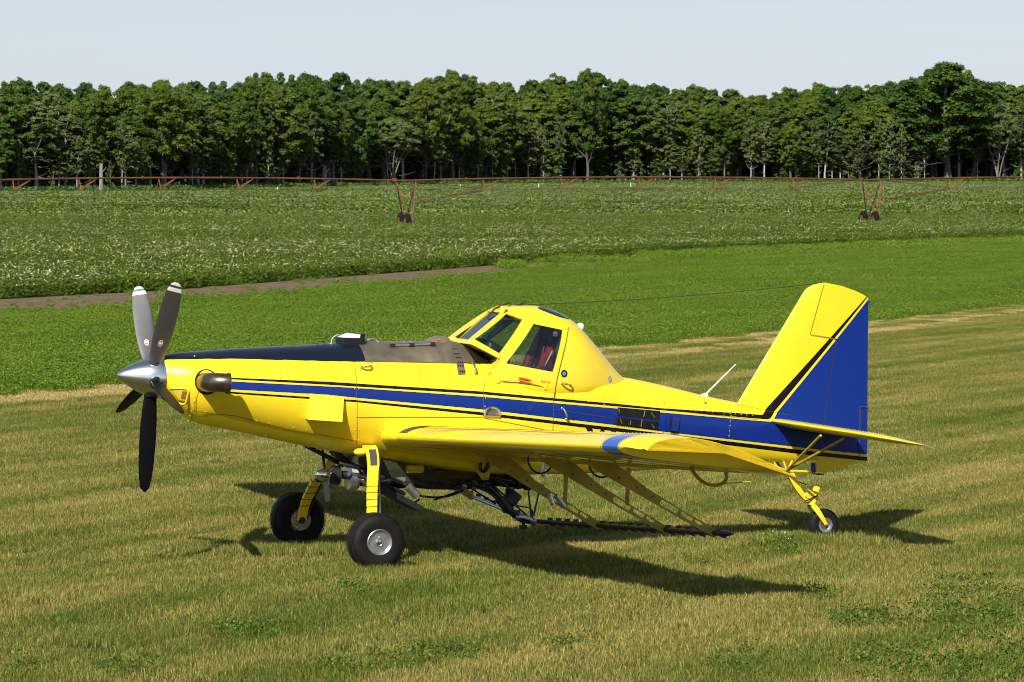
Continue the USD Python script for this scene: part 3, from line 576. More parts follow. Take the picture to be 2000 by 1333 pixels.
lr = part('latch_rail', MB().tube([L(764, 675, 0.3), L(804, 674, 0.3), L(848, 672, 0.3)], 0.011, 8).tube([L(764, 671, 0.28), L(848, 669, 0.28)], 0.006, 6), alu)
for x, y in ((767, 675), (804, 674), (845, 672)): part('rail_clamp', MB().box(L(x, y, 0.30), (0.06, 0.035, 0.04)), dark_m, lr)
part('lifting_eye', MB().tube(arc([L(787, 672, 0.1), L(792, 665, 0.1), L(801, 666, 0.1), L(804, 672, 0.1)], 5), 0.008, 6), chrome)
part('lifting_eye', MB().tube(arc([L(714, 668, 0.1), L(722, 663, 0.1), L(732, 663, 0.1), L(739, 669, 0.1)], 5), 0.012, 6), alu)
part('tank_clip', MB().box(L(714, 667, 0.08), (0.04, 0.03, 0.02)), orange_d)
gb = np.array(L(684, 666, 0.05))
gp = part('guidance_light_bar', MB().box(gb + [0, 0, -0.012], (0.26, 0.36, 0.10)), black_p, smooth=False)
part('light_bar_window', MB().box(gb + [-0.125, 0, -0.012], (0.02, 0.30, 0.07)), void_m, gp, smooth=False)
m = MB().loft([gb + np.array([(-0.12, -y, 0.045), (0.08, -y, 0.040), (0.085, -y, 0.082), (0.02, -y, 0.092), (-0.04, -y, 0.080)]) for y in (0.14, -0.14)]); part('light_bar_hood', m, white_p, gp, smooth=False)
part('light_bar_bracket', MB().box(gb + [0.115, 0, 0.06], (0.05, 0.30, 0.07)), black_p, gp, smooth=False)
part('light_bar_cable', MB().tube(arc([L(648, 673, 0.1), L(648, 664, 0.1), L(654, 657, 0.1), L(663, 655, 0.08)], 5), 0.007, 6), light_trim, gp)
part('cowl_ring', MB().tube(arc([L(620, 672, 0.05), L(626, 667, 0.05), L(634, 670, 0.05), L(627, 674, 0.05), L(620, 672, 0.05)], 5), 0.006, 6), dark_m)
m = MB()
for x, y in ((380, 696), (575, 685), (582, 683), (645, 672), (568, 687), (677, 700), (686, 690)): m.ball(L(x, y, 0.3) if y > 690 else L(x, y, 0.2), 0.012, 1)
part('cowl_fastener', m, alu, kind='stuff')
for x, y in ((418, 820), (519, 850)): part('drain_tube', MB().tube([L(x, y - 3, 0.15), L(x, y + 4, 0.15)], 0.010, 6), white_p)
for x, y in ((578, 871), (594, 872), (602, 873), (620, 877)): part('drain_fitting', MB().ball(L(x, y, 0.02), 0.016, 1).tube([L(x, y - 6, 0.02), L(x, y, 0.02)], 0.007, 5), alu)

# ------------------------------------------------ wings
def airfoil(n=34, t=0.15, m=0.04, p=0.4):
    x = 0.5 * (1 - np.cos(np.linspace(0, math.pi, n)))
    yt = 5 * t * (0.2969 * np.sqrt(x) - 0.126 * x - 0.3516 * x ** 2 + 0.2843 * x ** 3 - 0.1036 * x ** 4)
    yc = np.where(x < p, m / p ** 2 * (2 * p * x - x ** 2), m / (1 - p) ** 2 * (1 - 2 * p + 2 * p * x - x ** 2))
    return np.c_[np.r_[x[::-1], x[1:-1]], np.r_[(yc + yt)[::-1], (yc - yt)[1:-1]]]
AF = airfoil(); INC = math.radians(11.1)
def le(v): return np.array([3.275 - 0.0235 * (v - 0.8), 1.505 + 0.0560 * (v - 0.8)])
CHORD = 1.90
def wsec(v, side, ks=1.0, kt=1.0, droop=1.0):
    a = AF.copy(); lo = np.r_[np.zeros(34, bool), np.ones(len(a) - 34, bool)]; up_ = np.interp(a[:, 0], AF[:34, 0][::-1], AF[:34, 1][::-1]); a[:, 1] = np.where(lo, up_ + (a[:, 1] - up_) * droop, a[:, 1]); a[:34, 1] = np.where(AF[:34, 0] < 0.12, a[:34, 1] * 1.0, a[:34, 1]); a[:, 1] -= (1 - droop) * 0.008; x0 = 0.09 * (1 - droop) ** 2; a[:, 0] = x0 + a[:, 0] * (1 - x0); a[:, 0] = 0.5 + (a[:, 0] - 0.5) * ks if ks != 1 else a[:, 0]; a[:, 1] *= kt
    a = a * CHORD; l = le(v); c, s = math.cos(INC), math.sin(INC)
    return np.c_[l[0] + a[:, 0] * c + a[:, 1] * s, np.full(len(a), -side * v), l[1] - a[:, 0] * s + a[:, 1] * c]
def wpt(v, x, z, side=1):
    l = le(v); c, s = math.cos(INC), math.sin(INC); x, z = x * CHORD, z * CHORD
    return np.array([l[0] + x * c + z * s, -side * v, l[1] - x * s + z * c])
lower = lambda x: float(np.interp(x, AF[33:, 0], AF[33:, 1])) if x > 0.002 else 0.0
upper = lambda x: float(np.interp(x, AF[:34, 0][::-1], AF[:34, 1][::-1]))
for side in (1, -1):
    vs = [(0.40, 1), (0.9, 1), (2, 1), (4, 1), (6, 1), (7.4, 1), (8.0, 1), (8.20, 1), (8.23, 0.96), (8.28, 0.84), (8.34, 0.68), (8.40, 0.52), (8.46, 0.36), (8.52, 0.20), (8.592, 0.015)]
    wing = part('wing', MB().loft([wsec(v, side, 1.0, 1.0, droop=d) for v, d in vs]), wing_m, smooth=35)
    m = MB().loft([np.c_[r[:, 0], r[:, 1], r[:, 2]] for r in [wsec(0.40, side, 1.07, 1.5), wsec(0.62, side, 1.06, 1.30), wsec(0.74, side, 1.035, 1.12), wsec(0.90, side, 1.004, 1.02)]])
    part('root_fillet', m, yellow, wing, 40)
    def strip(v0, v1, x0, x1, fn, off, n=10):
        g = [wpt(v, x, fn(x) + off, side) for v in np.linspace(v0, v1, 4) for x in np.linspace(x0, x1, n)]
        return MB().add(g, [(i * n + j, i * n + j + 1, (i + 1) * n + j + 1, (i + 1) * n + j) for i in range(3) for j in range(n - 1)])
    part('wing_walkway', strip(0.92, 1.22, 0.012, 0.30, upper, 0.0035), grip, wing)
    for v0, v1, nm in ((0.95, 4.55, 'flap'), (4.62, 7.6, 'aileron')):
        part(nm + '_gap', strip(v0, v1, 0.725, 0.735, upper, 0.0015, 3), seam_m, wing); part(nm + '_gap', strip(v0, v1, 0.705, 0.725, lower, -0.0015, 3), void_m, wing)
        for v in np.linspace(v0 + 0.05, v1 - 0.05, 26 if nm == 'flap' else 22):
            m = MB().loft([np.array([wpt(v - 0.016, x, lower(x) - 0.0005, side), wpt(v, x, lower(x) - 0.006 * (1 - 0.6 * (x - 0.74) / 0.22), side), wpt(v + 0.016, x, lower(x) - 0.0005, side)]) for x in (0.74, 0.85, 0.96)])
            part(nm + '_rib', m, yellow, wing, False)
    for x in (0.10, 0.42): part('skin_joint', MB().tube([wpt(v, x, upper(x) + 0.0002, side) for v in np.linspace(0.95, 7.6, 20)], 0.0028, 4), seam_m, wing)
    part('skin_joint', MB().tube([wpt(v, 0.16, lower(0.16) - 0.0002, side) for v in np.linspace(0.95, 7.6, 20)], 0.0028, 4), seam_m, wing)
    for v in np.arange(1.55, 7.7, 0.86):
        part('rib_joint', MB().tube([wpt(v, x, upper(x) + 0.0002, side) for x in np.linspace(0.002, 0.70, 16)], 0.0024, 4), seam_m, wing); part('rib_joint', MB().tube([wpt(v, x, lower(x) - 0.0002, side) for x in np.linspace(0.01, 0.70, 12)], 0.0024, 4), seam_m, wing)
    m = MB()
    for v in np.arange(1.0, 7.6, 0.09): m.ball(wpt(v, 0.03, upper(0.03) + 0.0005, side), (0.004, 0.005, 0.005), 1)
    part('rivet_row', m, yellow_dirty, wing, kind='stuff')
    lt = wpt(8.50, 0.22, upper(0.22) * 0.62, side)
    nl = part('nav_light', MB().lathe([(-0.06, 0.012), (-0.03, 0.034), (0.0, 0.036), (0.03, 0.034)], lt + [-0.02, -side * 0.05, 0], (-1, 0, 0.1), 16), red_lens, wing)
    part('light_housing', MB().lathe([(0, 0.036), (0.10, 0.036), (0.18, 0.018), (0.22, 0.003)], lt + [-0.02, -side * 0.05, 0], (1, 0, -0.03), 16), white_p, nl)
    m = MB()
    for v in np.arange(1.1, 8.2, 0.11): m.ball(wpt(v, 0.22, upper(0.22) + 0.0008, side), (0.006, 0.006, 0.004), 1)
    part('rivet_row', m, yellow, wing, kind='stuff')
    # boom hangers: thin plates with cut-outs from the underside back to the boom
    BU = 5.44; bw = lambda v: 0.315 + 0.0655 * v
    for v in (2.14, 4.14, 5.50):
        t0, t1 = wpt(v, 0.28, lower(0.28) - 0.004), wpt(v, 0.985, lower(0.985) - 0.01)
        A_ = np.array([t0[0] + 0.10, t0[2] - 0.02]); B_ = np.array([wpt(v, 0.55, lower(0.55))[0], wpt(v, 0.55, lower(0.55))[2] - 0.012]); E = np.array([BU, bw(v)])
        d = (E - A_) / np.linalg.norm(E - A_); n = np.array([-d[1], d[0]])
        arm = [A_, A_ + d * 0.25 - n * 0.02, E - n * 0.05 + d * 0.02, E + d * 0.06, E + n * 0.045, E + n * 0.050 - d * 0.45, E + n * 0.080 - d * 1.0, B_ + d * 0.12, B_]
        pl = prism_y(arm, -0.008, 0.008)
        brk = [t1 - [0.09, 0, -0.0], t1, t1 + [0.0, 0, -0.20]]
        ring_o = []
        foot = E - d * 1.0 + n * 0.09
        foot = A_ + d * ((t1[0] - 0.10 - A_[0]) / d[0]) + n * 0.04
        pl2 = prism_y([np.array([t1[0] - 0.075, t1[2] + 0.02]), np.array([t1[0] - 0.03, t1[2] + 0.01]), foot + np.array([0.03, -0.03]), foot + np.array([-0.02, 0.0])], -0.008, 0.008)
        for k_, (s0, s1, hh) in enumerate(((0.74, 0.54, 0.032), (0.46, 0.33, 0.022), (0.27, 0.18, 0.017))):
            a_, b_ = E - d * s0 + n * 0.018, E - d * s1 + n * 0.012
            tt = np.linspace(-math.pi / 2, math.pi / 2, 7)
            sl = [b_ + hh * (np.cos(x) * d + np.sin(x) * n) for x in tt] + [a_ + hh * (-np.cos(x) * d - np.sin(x) * n) for x in tt]
            pl = pl - prism_y(sl, -0.1, 0.1)
        hg = (pl + pl2 if v < 5.4 else pl).translate([0, -side * v, 0])
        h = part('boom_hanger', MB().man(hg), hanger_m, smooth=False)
        if v < 5.4:
            c = np.array([(B_[0] + t1[0]) / 2 + 0.02, 0, B_[1] - 0.02]); th = np.linspace(math.pi, 2 * math.pi + 0.3, 16)
            part('edge_trim', MB().tube([c + [0.17 * math.cos(x), -side * v, 0.19 * math.sin(x)] for x in th], 0.012, 6), dark_m, h)
        for s_ in (1.35, 1.1, 0.88):
            p = E - d * s_ + n * 0.03; part('hanger_bolt', MB().lathe([(-0.011, 0.012), (0.011, 0.012)], (p[0], -side * v, p[1]), (0, 1, 0), 8), dark_m, h)
    # aileron hinge bracket with its U shape, and push rod
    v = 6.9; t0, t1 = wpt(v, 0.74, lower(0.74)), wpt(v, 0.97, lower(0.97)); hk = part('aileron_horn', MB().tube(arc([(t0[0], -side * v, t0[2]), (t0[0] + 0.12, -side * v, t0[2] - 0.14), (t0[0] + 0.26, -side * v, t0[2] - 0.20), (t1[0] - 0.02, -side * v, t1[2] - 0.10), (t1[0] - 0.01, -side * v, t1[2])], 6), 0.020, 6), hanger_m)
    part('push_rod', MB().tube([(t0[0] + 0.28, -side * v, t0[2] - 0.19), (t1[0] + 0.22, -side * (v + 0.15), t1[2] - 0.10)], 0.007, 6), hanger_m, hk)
    # the spray boom with its nozzles
    bm = part('spray_boom', MB().tube([(BU, -side * 0.10, bw(0.1)), (BU, -side * 3, bw(3)), (BU, -side * 5.85, bw(5.85))], 0.030, 12), dark_m if side > 0 else blue_tube)
    part('boom_end_cap', MB().tube([(BU, -side * 5.7, bw(5.7)), (BU, -side * 5.80, bw(5.80)), (BU, -side * 5.98, bw(5.98))], [0.042, 0.036, 0.012], 10), dark_m, bm)
    for v in np.arange(0.55, 5.6, 0.28):
        part('nozzle', MB().box((BU + 0.02, -side * v, bw(v) + 0.03), (0.06, 0.03, 0.05)).tube([(BU + 0.03, -side * v, bw(v) - 0.02), (BU + 0.10, -side * v, bw(v) - 0.055)], [0.022, 0.012], 7), dark_m, bm, False)
# registration letters, mostly hidden by the wing
for txt, px, py in (('N', 1128, 880), ('6', 1166, 883)):
    tm = meshkit.text_mesh(txt, 0.32, 0.004, bold=True); v = tm.vertices; sh = 0.22
    o = S(px, py, 0.0); xs = S(px + 40, py + 5, 0.0) - o; xs /= np.linalg.norm(xs)
    pts = []
    for x, y, z in v:
        q = o + xs * (x + y * sh); w = o[2] + xs[2] * x + y * 1.0; u = q[0]
        pts.append(B(u, w, 1, 0.003 + z))
    part('registration_letter', MB().add(np.array(pts), tm.faces), black_p, smooth=False)
tm = meshkit.text_mesh('RESCUE', 0.024, 0.002); o = onside(1056, 747, 0.004); xs = onside(1068, 748.5, 0.004) - o; xs /= np.linalg.norm(xs)
part('rescue_lettering', MB().add(o + tm.vertices[:, :1] * xs + tm.vertices[:, 1:2] * np.array([0, 0, 1.0]) + tm.vertices[:, 2:] * np.array([0, -1, 0]), tm.faces), letter_m, smooth=False)

# ------------------------------------------------ tail
def vtail():
    rings = []; xs_ = 0.5 * (1 - np.cos(np.linspace(0, math.pi, 16))); shp = (0.2969 * np.sqrt(xs_) - 0.126 * xs_ - 0.3516 * xs_ ** 2 + 0.2843 * xs_ ** 3 - 0.1036 * xs_ ** 4) / 0.1
    for w in np.linspace(0.8, 3.36, 14):
        l = 8.306 + (w - 1.752) * 0.6657; th = np.interp(w, [0.8, 3.3], [0.062, 0.045]); x = l + xs_ * (10.202 - l)
        rings.append(np.c_[np.r_[x, x[::-1][1:-1]], np.r_[th * shp, -(th * shp)[::-1][1:-1]], np.full(30, w)])
    return solid(MB().loft(rings))
VT = vtail(); F = lambda pts: [L(x, y, 0.02)[[0, 2]] for x, y in pts]
fin_poly = F([(1436, 795), (1443, 786), (1564, 580), (1570, 571), (1578, 563.5), (1589, 557.5), (1600, 554), (1607.5, 553), (1579.5, 654.5), (1582, 656.5), (1630.5, 664), (1605, 830), (1500, 812)])
rud_poly = F([(1611, 552.5), (1645, 559.5), (1672, 569), (1690, 577.5), (1697, 584), (1695, 902), (1678, 905.5), (1620, 919), (1593, 922.5), (1609, 828), (1634.5, 662), (1582.5, 653)])
fin = part('tail_fin', MB().man(VT ^ prism_y(fin_poly)), livery_m, smooth=35)
rud = part('rudder', MB().man(VT ^ prism_y(rud_poly)), livery_m, smooth=35)
def fseam(nm, pts, par, r=0.003): part(nm, MB().tube([np.array([*L(x, y, 0.05)]) + [0, 0.012, 0] for x, y in pts], r, 5), seam_m, par)
sv = lambda x, y: 0.05
for nm, pts, par in (('trim_tab_gap', [(1681, 795), (1694, 795)], rud), ('trim_tab_gap', [(1680, 795), (1679, 896)], rud)):
    part(nm, MB().tube([L(x, y, 0.022) for x, y in pts], 0.004, 5), seam_m, par)
part('rudder_lamp', MB().box(L(1696, 592, 0.0), (0.03, 0.03, 0.05)), blue_p, rud, False)
IN2 = 0.19
def tsec(v, l, t, kt, side, n=18):
    x = 0.5 * (1 - np.cos(np.linspace(0, math.pi, n))); s_ = (0.2969 * np.sqrt(x) - 0.126 * x - 0.3516 * x ** 2 + 0.2843 * x ** 3 - 0.1036 * x ** 4) / 0.1
    u = l + x * (t - l); wc = 1.515 - IN2 * (u - 8.75)
    return np.c_[np.r_[u, u[::-1][1:-1]], np.full(2 * n - 2, -side * v), np.r_[wc + kt * s_, (wc - kt * s_)[::-1][1:-1]]]
for side in (1, -1):
    r = [(0.03, 8.74, 10.00, 0.055), (0.8, 8.80, 9.93, 0.053), (1.6, 8.87, 9.86, 0.050), (2.3, 8.93, 9.80, 0.045), (2.5, 8.98, 9.78, 0.038), (2.62, 9.08, 9.74, 0.026), (2.68, 9.22, 9.66, 0.010)]
    tp = part('tailplane', MB().loft([tsec(v, l, t, k, side) for v, l, t, k in r]), yellow, smooth=40)
    part('elevator_gap', MB().tube([(9.46 - 0.01 * v, -side * v, 1.515 - IN2 * (9.46 - 8.75 - 0.01 * v) + 0.034) for v in (0.1, 1.2, 2.4)], 0.006, 5), seam_m, tp)
    m = MB()
    for v in np.arange(0.15, 2.5, 0.06): u = 9.0 + 0.07 * v; m.ball((u, -side * v, 1.515 - IN2 * (u - 8.75) + 0.049), (0.005, 0.005, 0.004), 1)
    part('rivet_row', m, yellow, tp, kind='stuff')
    a_ = L(1537, 919, 0.08); a_[1] *= side
    for x, y in ((1603, 851), (1648, 857)):
        b_ = L(x, y, 1.3); b_[1] *= side
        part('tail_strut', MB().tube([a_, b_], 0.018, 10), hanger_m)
# open tail frame
m = MB(); f0, f1 = L(1500, 921, 0.0), L(1592, 922, 0.0)
part('frame_tube', MB().tube([f0, L(1537, 920, 0), f1], 0.016, 8), yellow)
for a_, b_ in (((1537, 920), (1530, 900)), ((1537, 920), (1548, 900)), ((1580, 921), (1570, 900)), ((1500, 905), (1537, 920)), ((1512, 903), (1520, 915))): part('frame_tube', MB().tube([L(*a_, 0.04), L(*b_, 0.04)], 0.012, 8), yellow)
part('rudder_post', MB().tube([L(1588, 903, 0), L(1588, 923, 0)], 0.030, 10), blue_p); part('rudder_horn', MB().box(L(1598, 926, 0), (0.10, 0.16, 0.015)), dark_m, smooth=False)
# tail wheel
leg = [L(1543, 925, 0), L(1560, 958, 0), L(1583, 984, 0)]
tl = part('tail_spring', MB().loft([p + np.array([(-w_, -0.03, -0.008), (w_, -0.03, 0.008), (w_, 0.03, 0.008), (-w_, 0.03, -0.008)]) for p, w_ in zip(arc(leg, 5), np.linspace(0.045, 0.028, 11))]), yellow)
part('swivel_housing', MB().lathe([(-0.02, 0.05), (0.10, 0.055), (0.16, 0.045), (0.24, 0.050), (0.26, 0.035)], L(1585, 988, 0), (0.35, 0, 1), 18), yellow, tl)
part('swivel_block', MB().box(L(1581, 966, 0), (0.13, 0.09, 0.12), [[0.86, 0, 0.5], [0, 1, 0], [-0.5, 0, 0.86]]), yellow, tl)
part('steering_link', MB().tube([L(1572, 980, 0.06), L(1597, 968, 0.06)], 0.010, 6).tube([L(1578, 988, 0.05), L(1596, 989, 0.05)], 0.012, 6), dark_m, tl)
part('tow_bar', MB().tube([L(1538, 934, 0.02), L(1575, 947, 0.02)], 0.008, 6), dark_m, tl)
twc = np.array([*L(1608, 1025, 0.0)])
def wheel(name, c, rad, wid, side, rim_r, parent):
    wb = part(name, MB().lathe([(-wid * 0.50, rim_r * 1.02), (-wid * 0.53, rim_r * 1.15), (-wid * 0.56, rad * 0.68), (-wid * 0.54, rad * 0.82), (-wid * 0.44, rad * 0.93), (-wid * 0.25, rad * 0.985), (0, rad), (wid * 0.25, rad * 0.985), (wid * 0.44, rad * 0.93), (wid * 0.54, rad * 0.82), (wid * 0.56, rad * 0.68), (wid * 0.53, rim_r * 1.15), (wid * 0.50, rim_r * 1.02)], c, (0, 1, 0), 48, False), rubber, parent, 40)
    return wb
def groove(c, rad, off, r, parent): 
    an = np.linspace(0, 2 * math.pi, 61); part('tread_groove', MB().tube([c + np.array([rad * math.cos(x), off, rad * math.sin(x)]) for x in an], r, 5), void_m, parent)
tw = wheel('tail_wheel', twc, 0.212, 0.13, 1, 0.095, None)
for s_ in (1, -1): 
    part('rim', MB().lathe([(0.0, 0.030), (0.0, 0.060), (0.012, 0.070), (0.016, 0.098), (0.0, 0.100)], twc + [0, -s_ * 0.058, 0], (0, -s_, 0), 30), alu, tw)
    part('rim_well', MB().lathe([(0, 0.062), (0.002, 0.002)], twc + [0, -s_ * 0.056, 0], (0, -s_, 0), 20), void_m, tw)
    f = [L(1586, 988, 0) + np.array([0, -s_ * 0.05, 0]), L(1594, 1002, 0) + np.array([0, -s_ * 0.085, 0]), twc + np.array([0, -s_ * 0.09, 0])]
    part('fork_arm', MB().loft([p + np.array([(-w_, -0.010, 0), (0, -0.010, w_ * 0.6), (w_, -0.010, 0), (w_, 0.010, 0), (0, 0.010, w_ * 0.6), (-w_, 0.010, 0)]) for p, w_ in zip(arc(f, 5), np.linspace(0.05, 0.026, 11))]), yellow, tl)
# main gear
for side in (1, -1):
    pth = arc([(3.075, 0.46, 1.355), (3.07, 0.585, 1.330), (3.06, 0.665, 1.24), (2.95, 0.95, 0.93), (2.83, 1.27, 0.52), (2.80, 1.33, 0.30)], 6); rings = []
    for k, p in enumerate(pth):
        d = pth[min(k + 1, len(pth) - 1)] - pth[max(k - 1, 0)]; d[0] = 0; d /= np.linalg.norm(d); nrm = np.array([0, -d[2], d[1]]); x = k / (len(pth) - 1)
        wd, th = 0.083 - 0.022 * x, 0.024
        rings.append([p + s0 * wd * np.array([1, 0, 0]) + s1 * th * nrm for s0, s1 in ((-1, -0.6), (-0.9, -1), (0.9, -1), (1, -0.6), (1, 0.6), (0.9, 1), (-0.9, 1), (-1, 0.6))])
    rings = [np.array(r) * [1, -side, 1] for r in rings]
    lg = part('gear_leg', MB().loft(rings), yellow, smooth=False)
    for x in (0.50, 0.57, 0.64, 0.715, 0.79, 0.86):
        k = x * (len(rings) - 1); i = int(k); a_ = rings[i] * (1 - k + i) + rings[min(i + 1, len(rings) - 1)] * (k - i); c = a_.mean(0)
        part('leg_clamp', MB().tube(np.vstack([c + (a_ - c) * 1.06, (c + (a_ - c) * 1.06)[:1]]), 0.005, 5), dark_m, lg)
    k = 8; a_ = (rings[6] + rings[7]) / 2; b_ = rings[12]
    part('step_pad', MB().loft([np.array([r[j] + [0, -side * 0.004, 0.003] for j in ((2, 1, 6, 5) if False else (5, 6))]).repeat(1, 0) * 1.0 if False else (r.mean(0) + (r - r.mean(0)) * [0.62, 1.05, 1.05] + [0, -side * 0.003, 0.002]) for r in rings[3:9]]), grip, lg)
    wc = np.array([2.80, -side * 1.50, 0.298]); mw = wheel('main_wheel', wc, 0.347, 0.28, side, 0.155, None)
    for o in (-0.10, 0.10): groove(wc, 0.340, o, 0.005, mw)
    o = wc + [0, -side * 0.127, 0]; dd = (0, -side, 0)
    part('rim', MB().lathe([(-0.06, 0.118), (-0.01, 0.125), (0.016, 0.140), (0.022, 0.152), (0.010, 0.165), (-0.01, 0.165)], o, dd, 40), alu, mw)
    part('rim_disc', MB().lathe([(-0.05, 0.125), (-0.045, 0.09), (-0.015, 0.075), (-0.012, 0.045), (-0.03, 0.04)], o, dd, 36), alu, mw)
    part('hub_cap', MB().lathe([(-0.04, 0.042), (0.012, 0.040), (0.022, 0.030), (0.024, 0.002)], o, dd, 20), chrome, mw)
    for k in range(9):
        an = k * 2 * math.pi / 9; part('wheel_bolt', MB().lathe([(-0.04, 0.011), (-0.026, 0.011)], o + np.array([0.098 * math.cos(an), 0, 0.098 * math.sin(an)]), dd, 6), chrome, mw, False)
    part('valve_cap', MB().ball(o + np.array([0.0, -side * -0.01, 0.062]), 0.010, 1), amber, mw)
    ii = wc + [0, side * 0.13, 0]; di = (0, side, 0)
    bd = part('brake_disc', MB().lathe([(0, 0.06), (0.0, 0.135), (0.02, 0.135), (0.02, 0.06)], ii, di, 32), steel, mw)
    for k in range(8):
        an = k * 2 * math.pi / 8 + 0.2; part('brake_bolt', MB().ball(ii + np.array([0.105 * math.cos(an), side * 0.03, 0.105 * math.sin(an)]), 0.020, 1), alu, bd)
    part('axle', MB().tube([wc, (2.80, -side * 1.30, 0.30)], 0.045, 12), dark_m, mw)
    part('brake_line', MB().tube(arc([(3.16, -side * 0.66, 1.22), (3.02, -side * 1.02, 0.90), (2.93, -side * 1.27, 0.52), (2.88, -side * 1.32, 0.34)], 6), 0.012, 6), dark_m, lg)
    part('gear_fairing', MB().ball((2.96, -side * 0.50, 1.30), (0.09, 0.09, 0.05), 3), yellow)

# ------------------------------------------------ belly: gate box, wind driven pump, plumbing
gt = part('gate_box', MB().loft([np.array([(x, -0.34, w), (x, 0.34, w), (x, 0.34 * k, z), (x, -0.34 * k, z)]) for x, w, z, k in ((2.95, 1.24, 1.16, 1), (3.25, 1.2, 1.02, 0.9), (3.65, 1.1, 0.84, 0.7), (4.05, 1.02, 0.78, 0.6), (4.55, 0.98, 0.93, 0.8))]), olive, smooth=False)
part('hydraulic_motor', MB().tube([L(795, 917, 0.36), L(826, 917, 0.36)], 0.048, 14), yellow_dirty, gt); part('motor_cap', MB().tube([L(826, 917, 0.36), L(832, 918, 0.36)], 0.054, 14), dark_m, gt)
m = MB()
pf = np.array(L(632, 928, 0.0))
pump = part('fan_pump', MB().tube([pf + [0.10, 0, 0], pf + [0.62, 0, -0.03]], [0.05, 0.05], 14), dark_m)
part('fan_hub', MB().lathe([(-0.12, 0.01), (-0.10, 0.05), (-0.04, 0.075), (0.06, 0.075), (0.10, 0.06)], pf, (1, 0, -0.05), 22), chrome, pump)
part('fan_brake', MB().lathe([(0.08, 0.09), (0.10, 0.12), (0.20, 0.12), (0.22, 0.07)], pf, (1, 0, -0.05), 22), dark_m, pump)
for k in range(4):
    an = math.radians(12 + 90 * k + 6); dv = np.array([0, math.sin(an), math.cos(an)]); tg = np.array([0.6, 0.8 * math.cos(an), -0.8 * math.sin(an)])
    part('fan_blade', MB().loft([pf + [0.02, 0, 0] + dv * r_ + np.array([1, -1, -1, 1])[:, None] * tg * w_ + np.array([1, 1, -1, -1])[:, None] * np.array([0.006, 0, 0]) for r_, w_ in ((0.06, 0.025), (0.2, 0.042), (0.34, 0.028))]), dark_m, pump, False)
part('pump_casing', MB().lathe([(0.30, 0.05), (0.32, 0.17), (0.40, 0.185), (0.44, 0.16), (0.46, 0.06)], pf + [0, 0, -0.01], (1, 0, -0.05), 28), alu, pump)
part('pump_strut', MB().tube([pf + [0.36, 0, 0.1], (2.75, 0.0, 1.30)], 0.045, 10).tube([pf + [0.30, 0.1, 0.1], (2.45, 0.15, 1.36)], 0.03, 8), dark_m, pump)
def pipe(name, pts, r, mat, n=12): return part(name, MB().tube(arc([np.array(p) for p in pts], 5), r, n), mat)
pipe('suction_pipe', [pf + [0.42, 0.0, 0.10], pf + [0.60, -0.05, 0.13], L(716, 922, 0.1), L(770, 932, 0.15)], 0.045, alu)
pipe('pump_hose', [pf + [0.45, 0, -0.06], L(715, 938, 0.0), L(800, 940, -0.1)], 0.085, dark_m, 16)
pipe('spray_pipe', [L(770, 932, 0.18), L(800, 944, 0.2), L(850, 950, 0.2), L(905, 950, 0.18), L(960, 945, 0.15)], 0.042, dark_m)
pipe('spray_valve', [L(764, 931, 0.22), L(790, 938, 0.24)], 0.055, alu); vv = pipe('strainer', [L(797, 950, 0.3), L(815, 969, 0.3)], 0.055, alu)
pipe('cross_pipe', [L(880, 932, 0.1), L(960, 938, 0.1), L(1038, 945, 0.1)], 0.075, dark_m); pipe('cross_pipe', [L(870, 922, 0.0), L(950, 926, 0), L(1030, 938, 0.0)], 0.035, dark_m)
pipe('pipe_joint', [L(1034, 945, 0.1), L(1058, 955, 0.1)], 0.06, alu); pipe('pipe_joint', [L(1026, 944, 0.1), L(1036, 946, 0.1)], 0.088, dark_m)
pipe('drop_hose', [L(940, 944, 0.2), L(965, 962, 0.2), L(990, 990, 0.2), L(1012, 1010, 0.2), L(1040, 1016, 0.2)], 0.048, dark_m); pipe('hose_clamp', [L(975, 975, 0.2), L(996, 998, 0.2)], 0.062, dark_m)
pipe('boom_manifold', [L(1005, 1010, 0.2), L(1024, 1012, 0.2), L(1046, 1022, 0.2)], 0.05, alu)
ev = part('electric_valve', MB().box(L(1000, 972, 0.15), (0.16, 0.14, 0.16), [[0.8, 0, 0.6], [0, 1, 0], [-0.6, 0, 0.8]]), dark_m, smooth=False); part('valve_body', MB().tube([L(994, 955, 0.15), L(996, 1000, 0.15)], 0.05, 12), dark_m, ev)
part('valve_cable', MB().tube(arc([L(1006, 985, 0.15), L(1020, 990, 0.15), L(1034, 993, 0.15), L(1040, 1012, 0.15)], 5), 0.009, 6), dark_m, ev)
for a_, b_ in (((914, 950), (968, 985)), ((956, 942), (1030, 1008)), ((1030, 945), (1038, 1010)), ((1054, 955), (1042, 1008)), ((1010, 945), (990, 975)), ((992, 945), (984, 985)), ((1024, 930), (1016, 955)), ((848, 977), (905, 957)), ((720, 950), (805, 985)), ((805, 985), (820, 975))): part('bracing_rod', MB().tube([L(*a_, 0.2), L(*b_, 0.2)], 0.012, 6), dark_m)
m = MB(); 
for k in range(5): a_ = np.array(L(735 + 17 * k, 951 + 9 * k, 0.05)); m.box(a_, (0.13, 0.5, 0.07), [[0.88, 0, 0.47], [0, 1, 0], [-0.47, 0, 0.88]])
part('gate_spreader', m, dark_m, smooth=False)
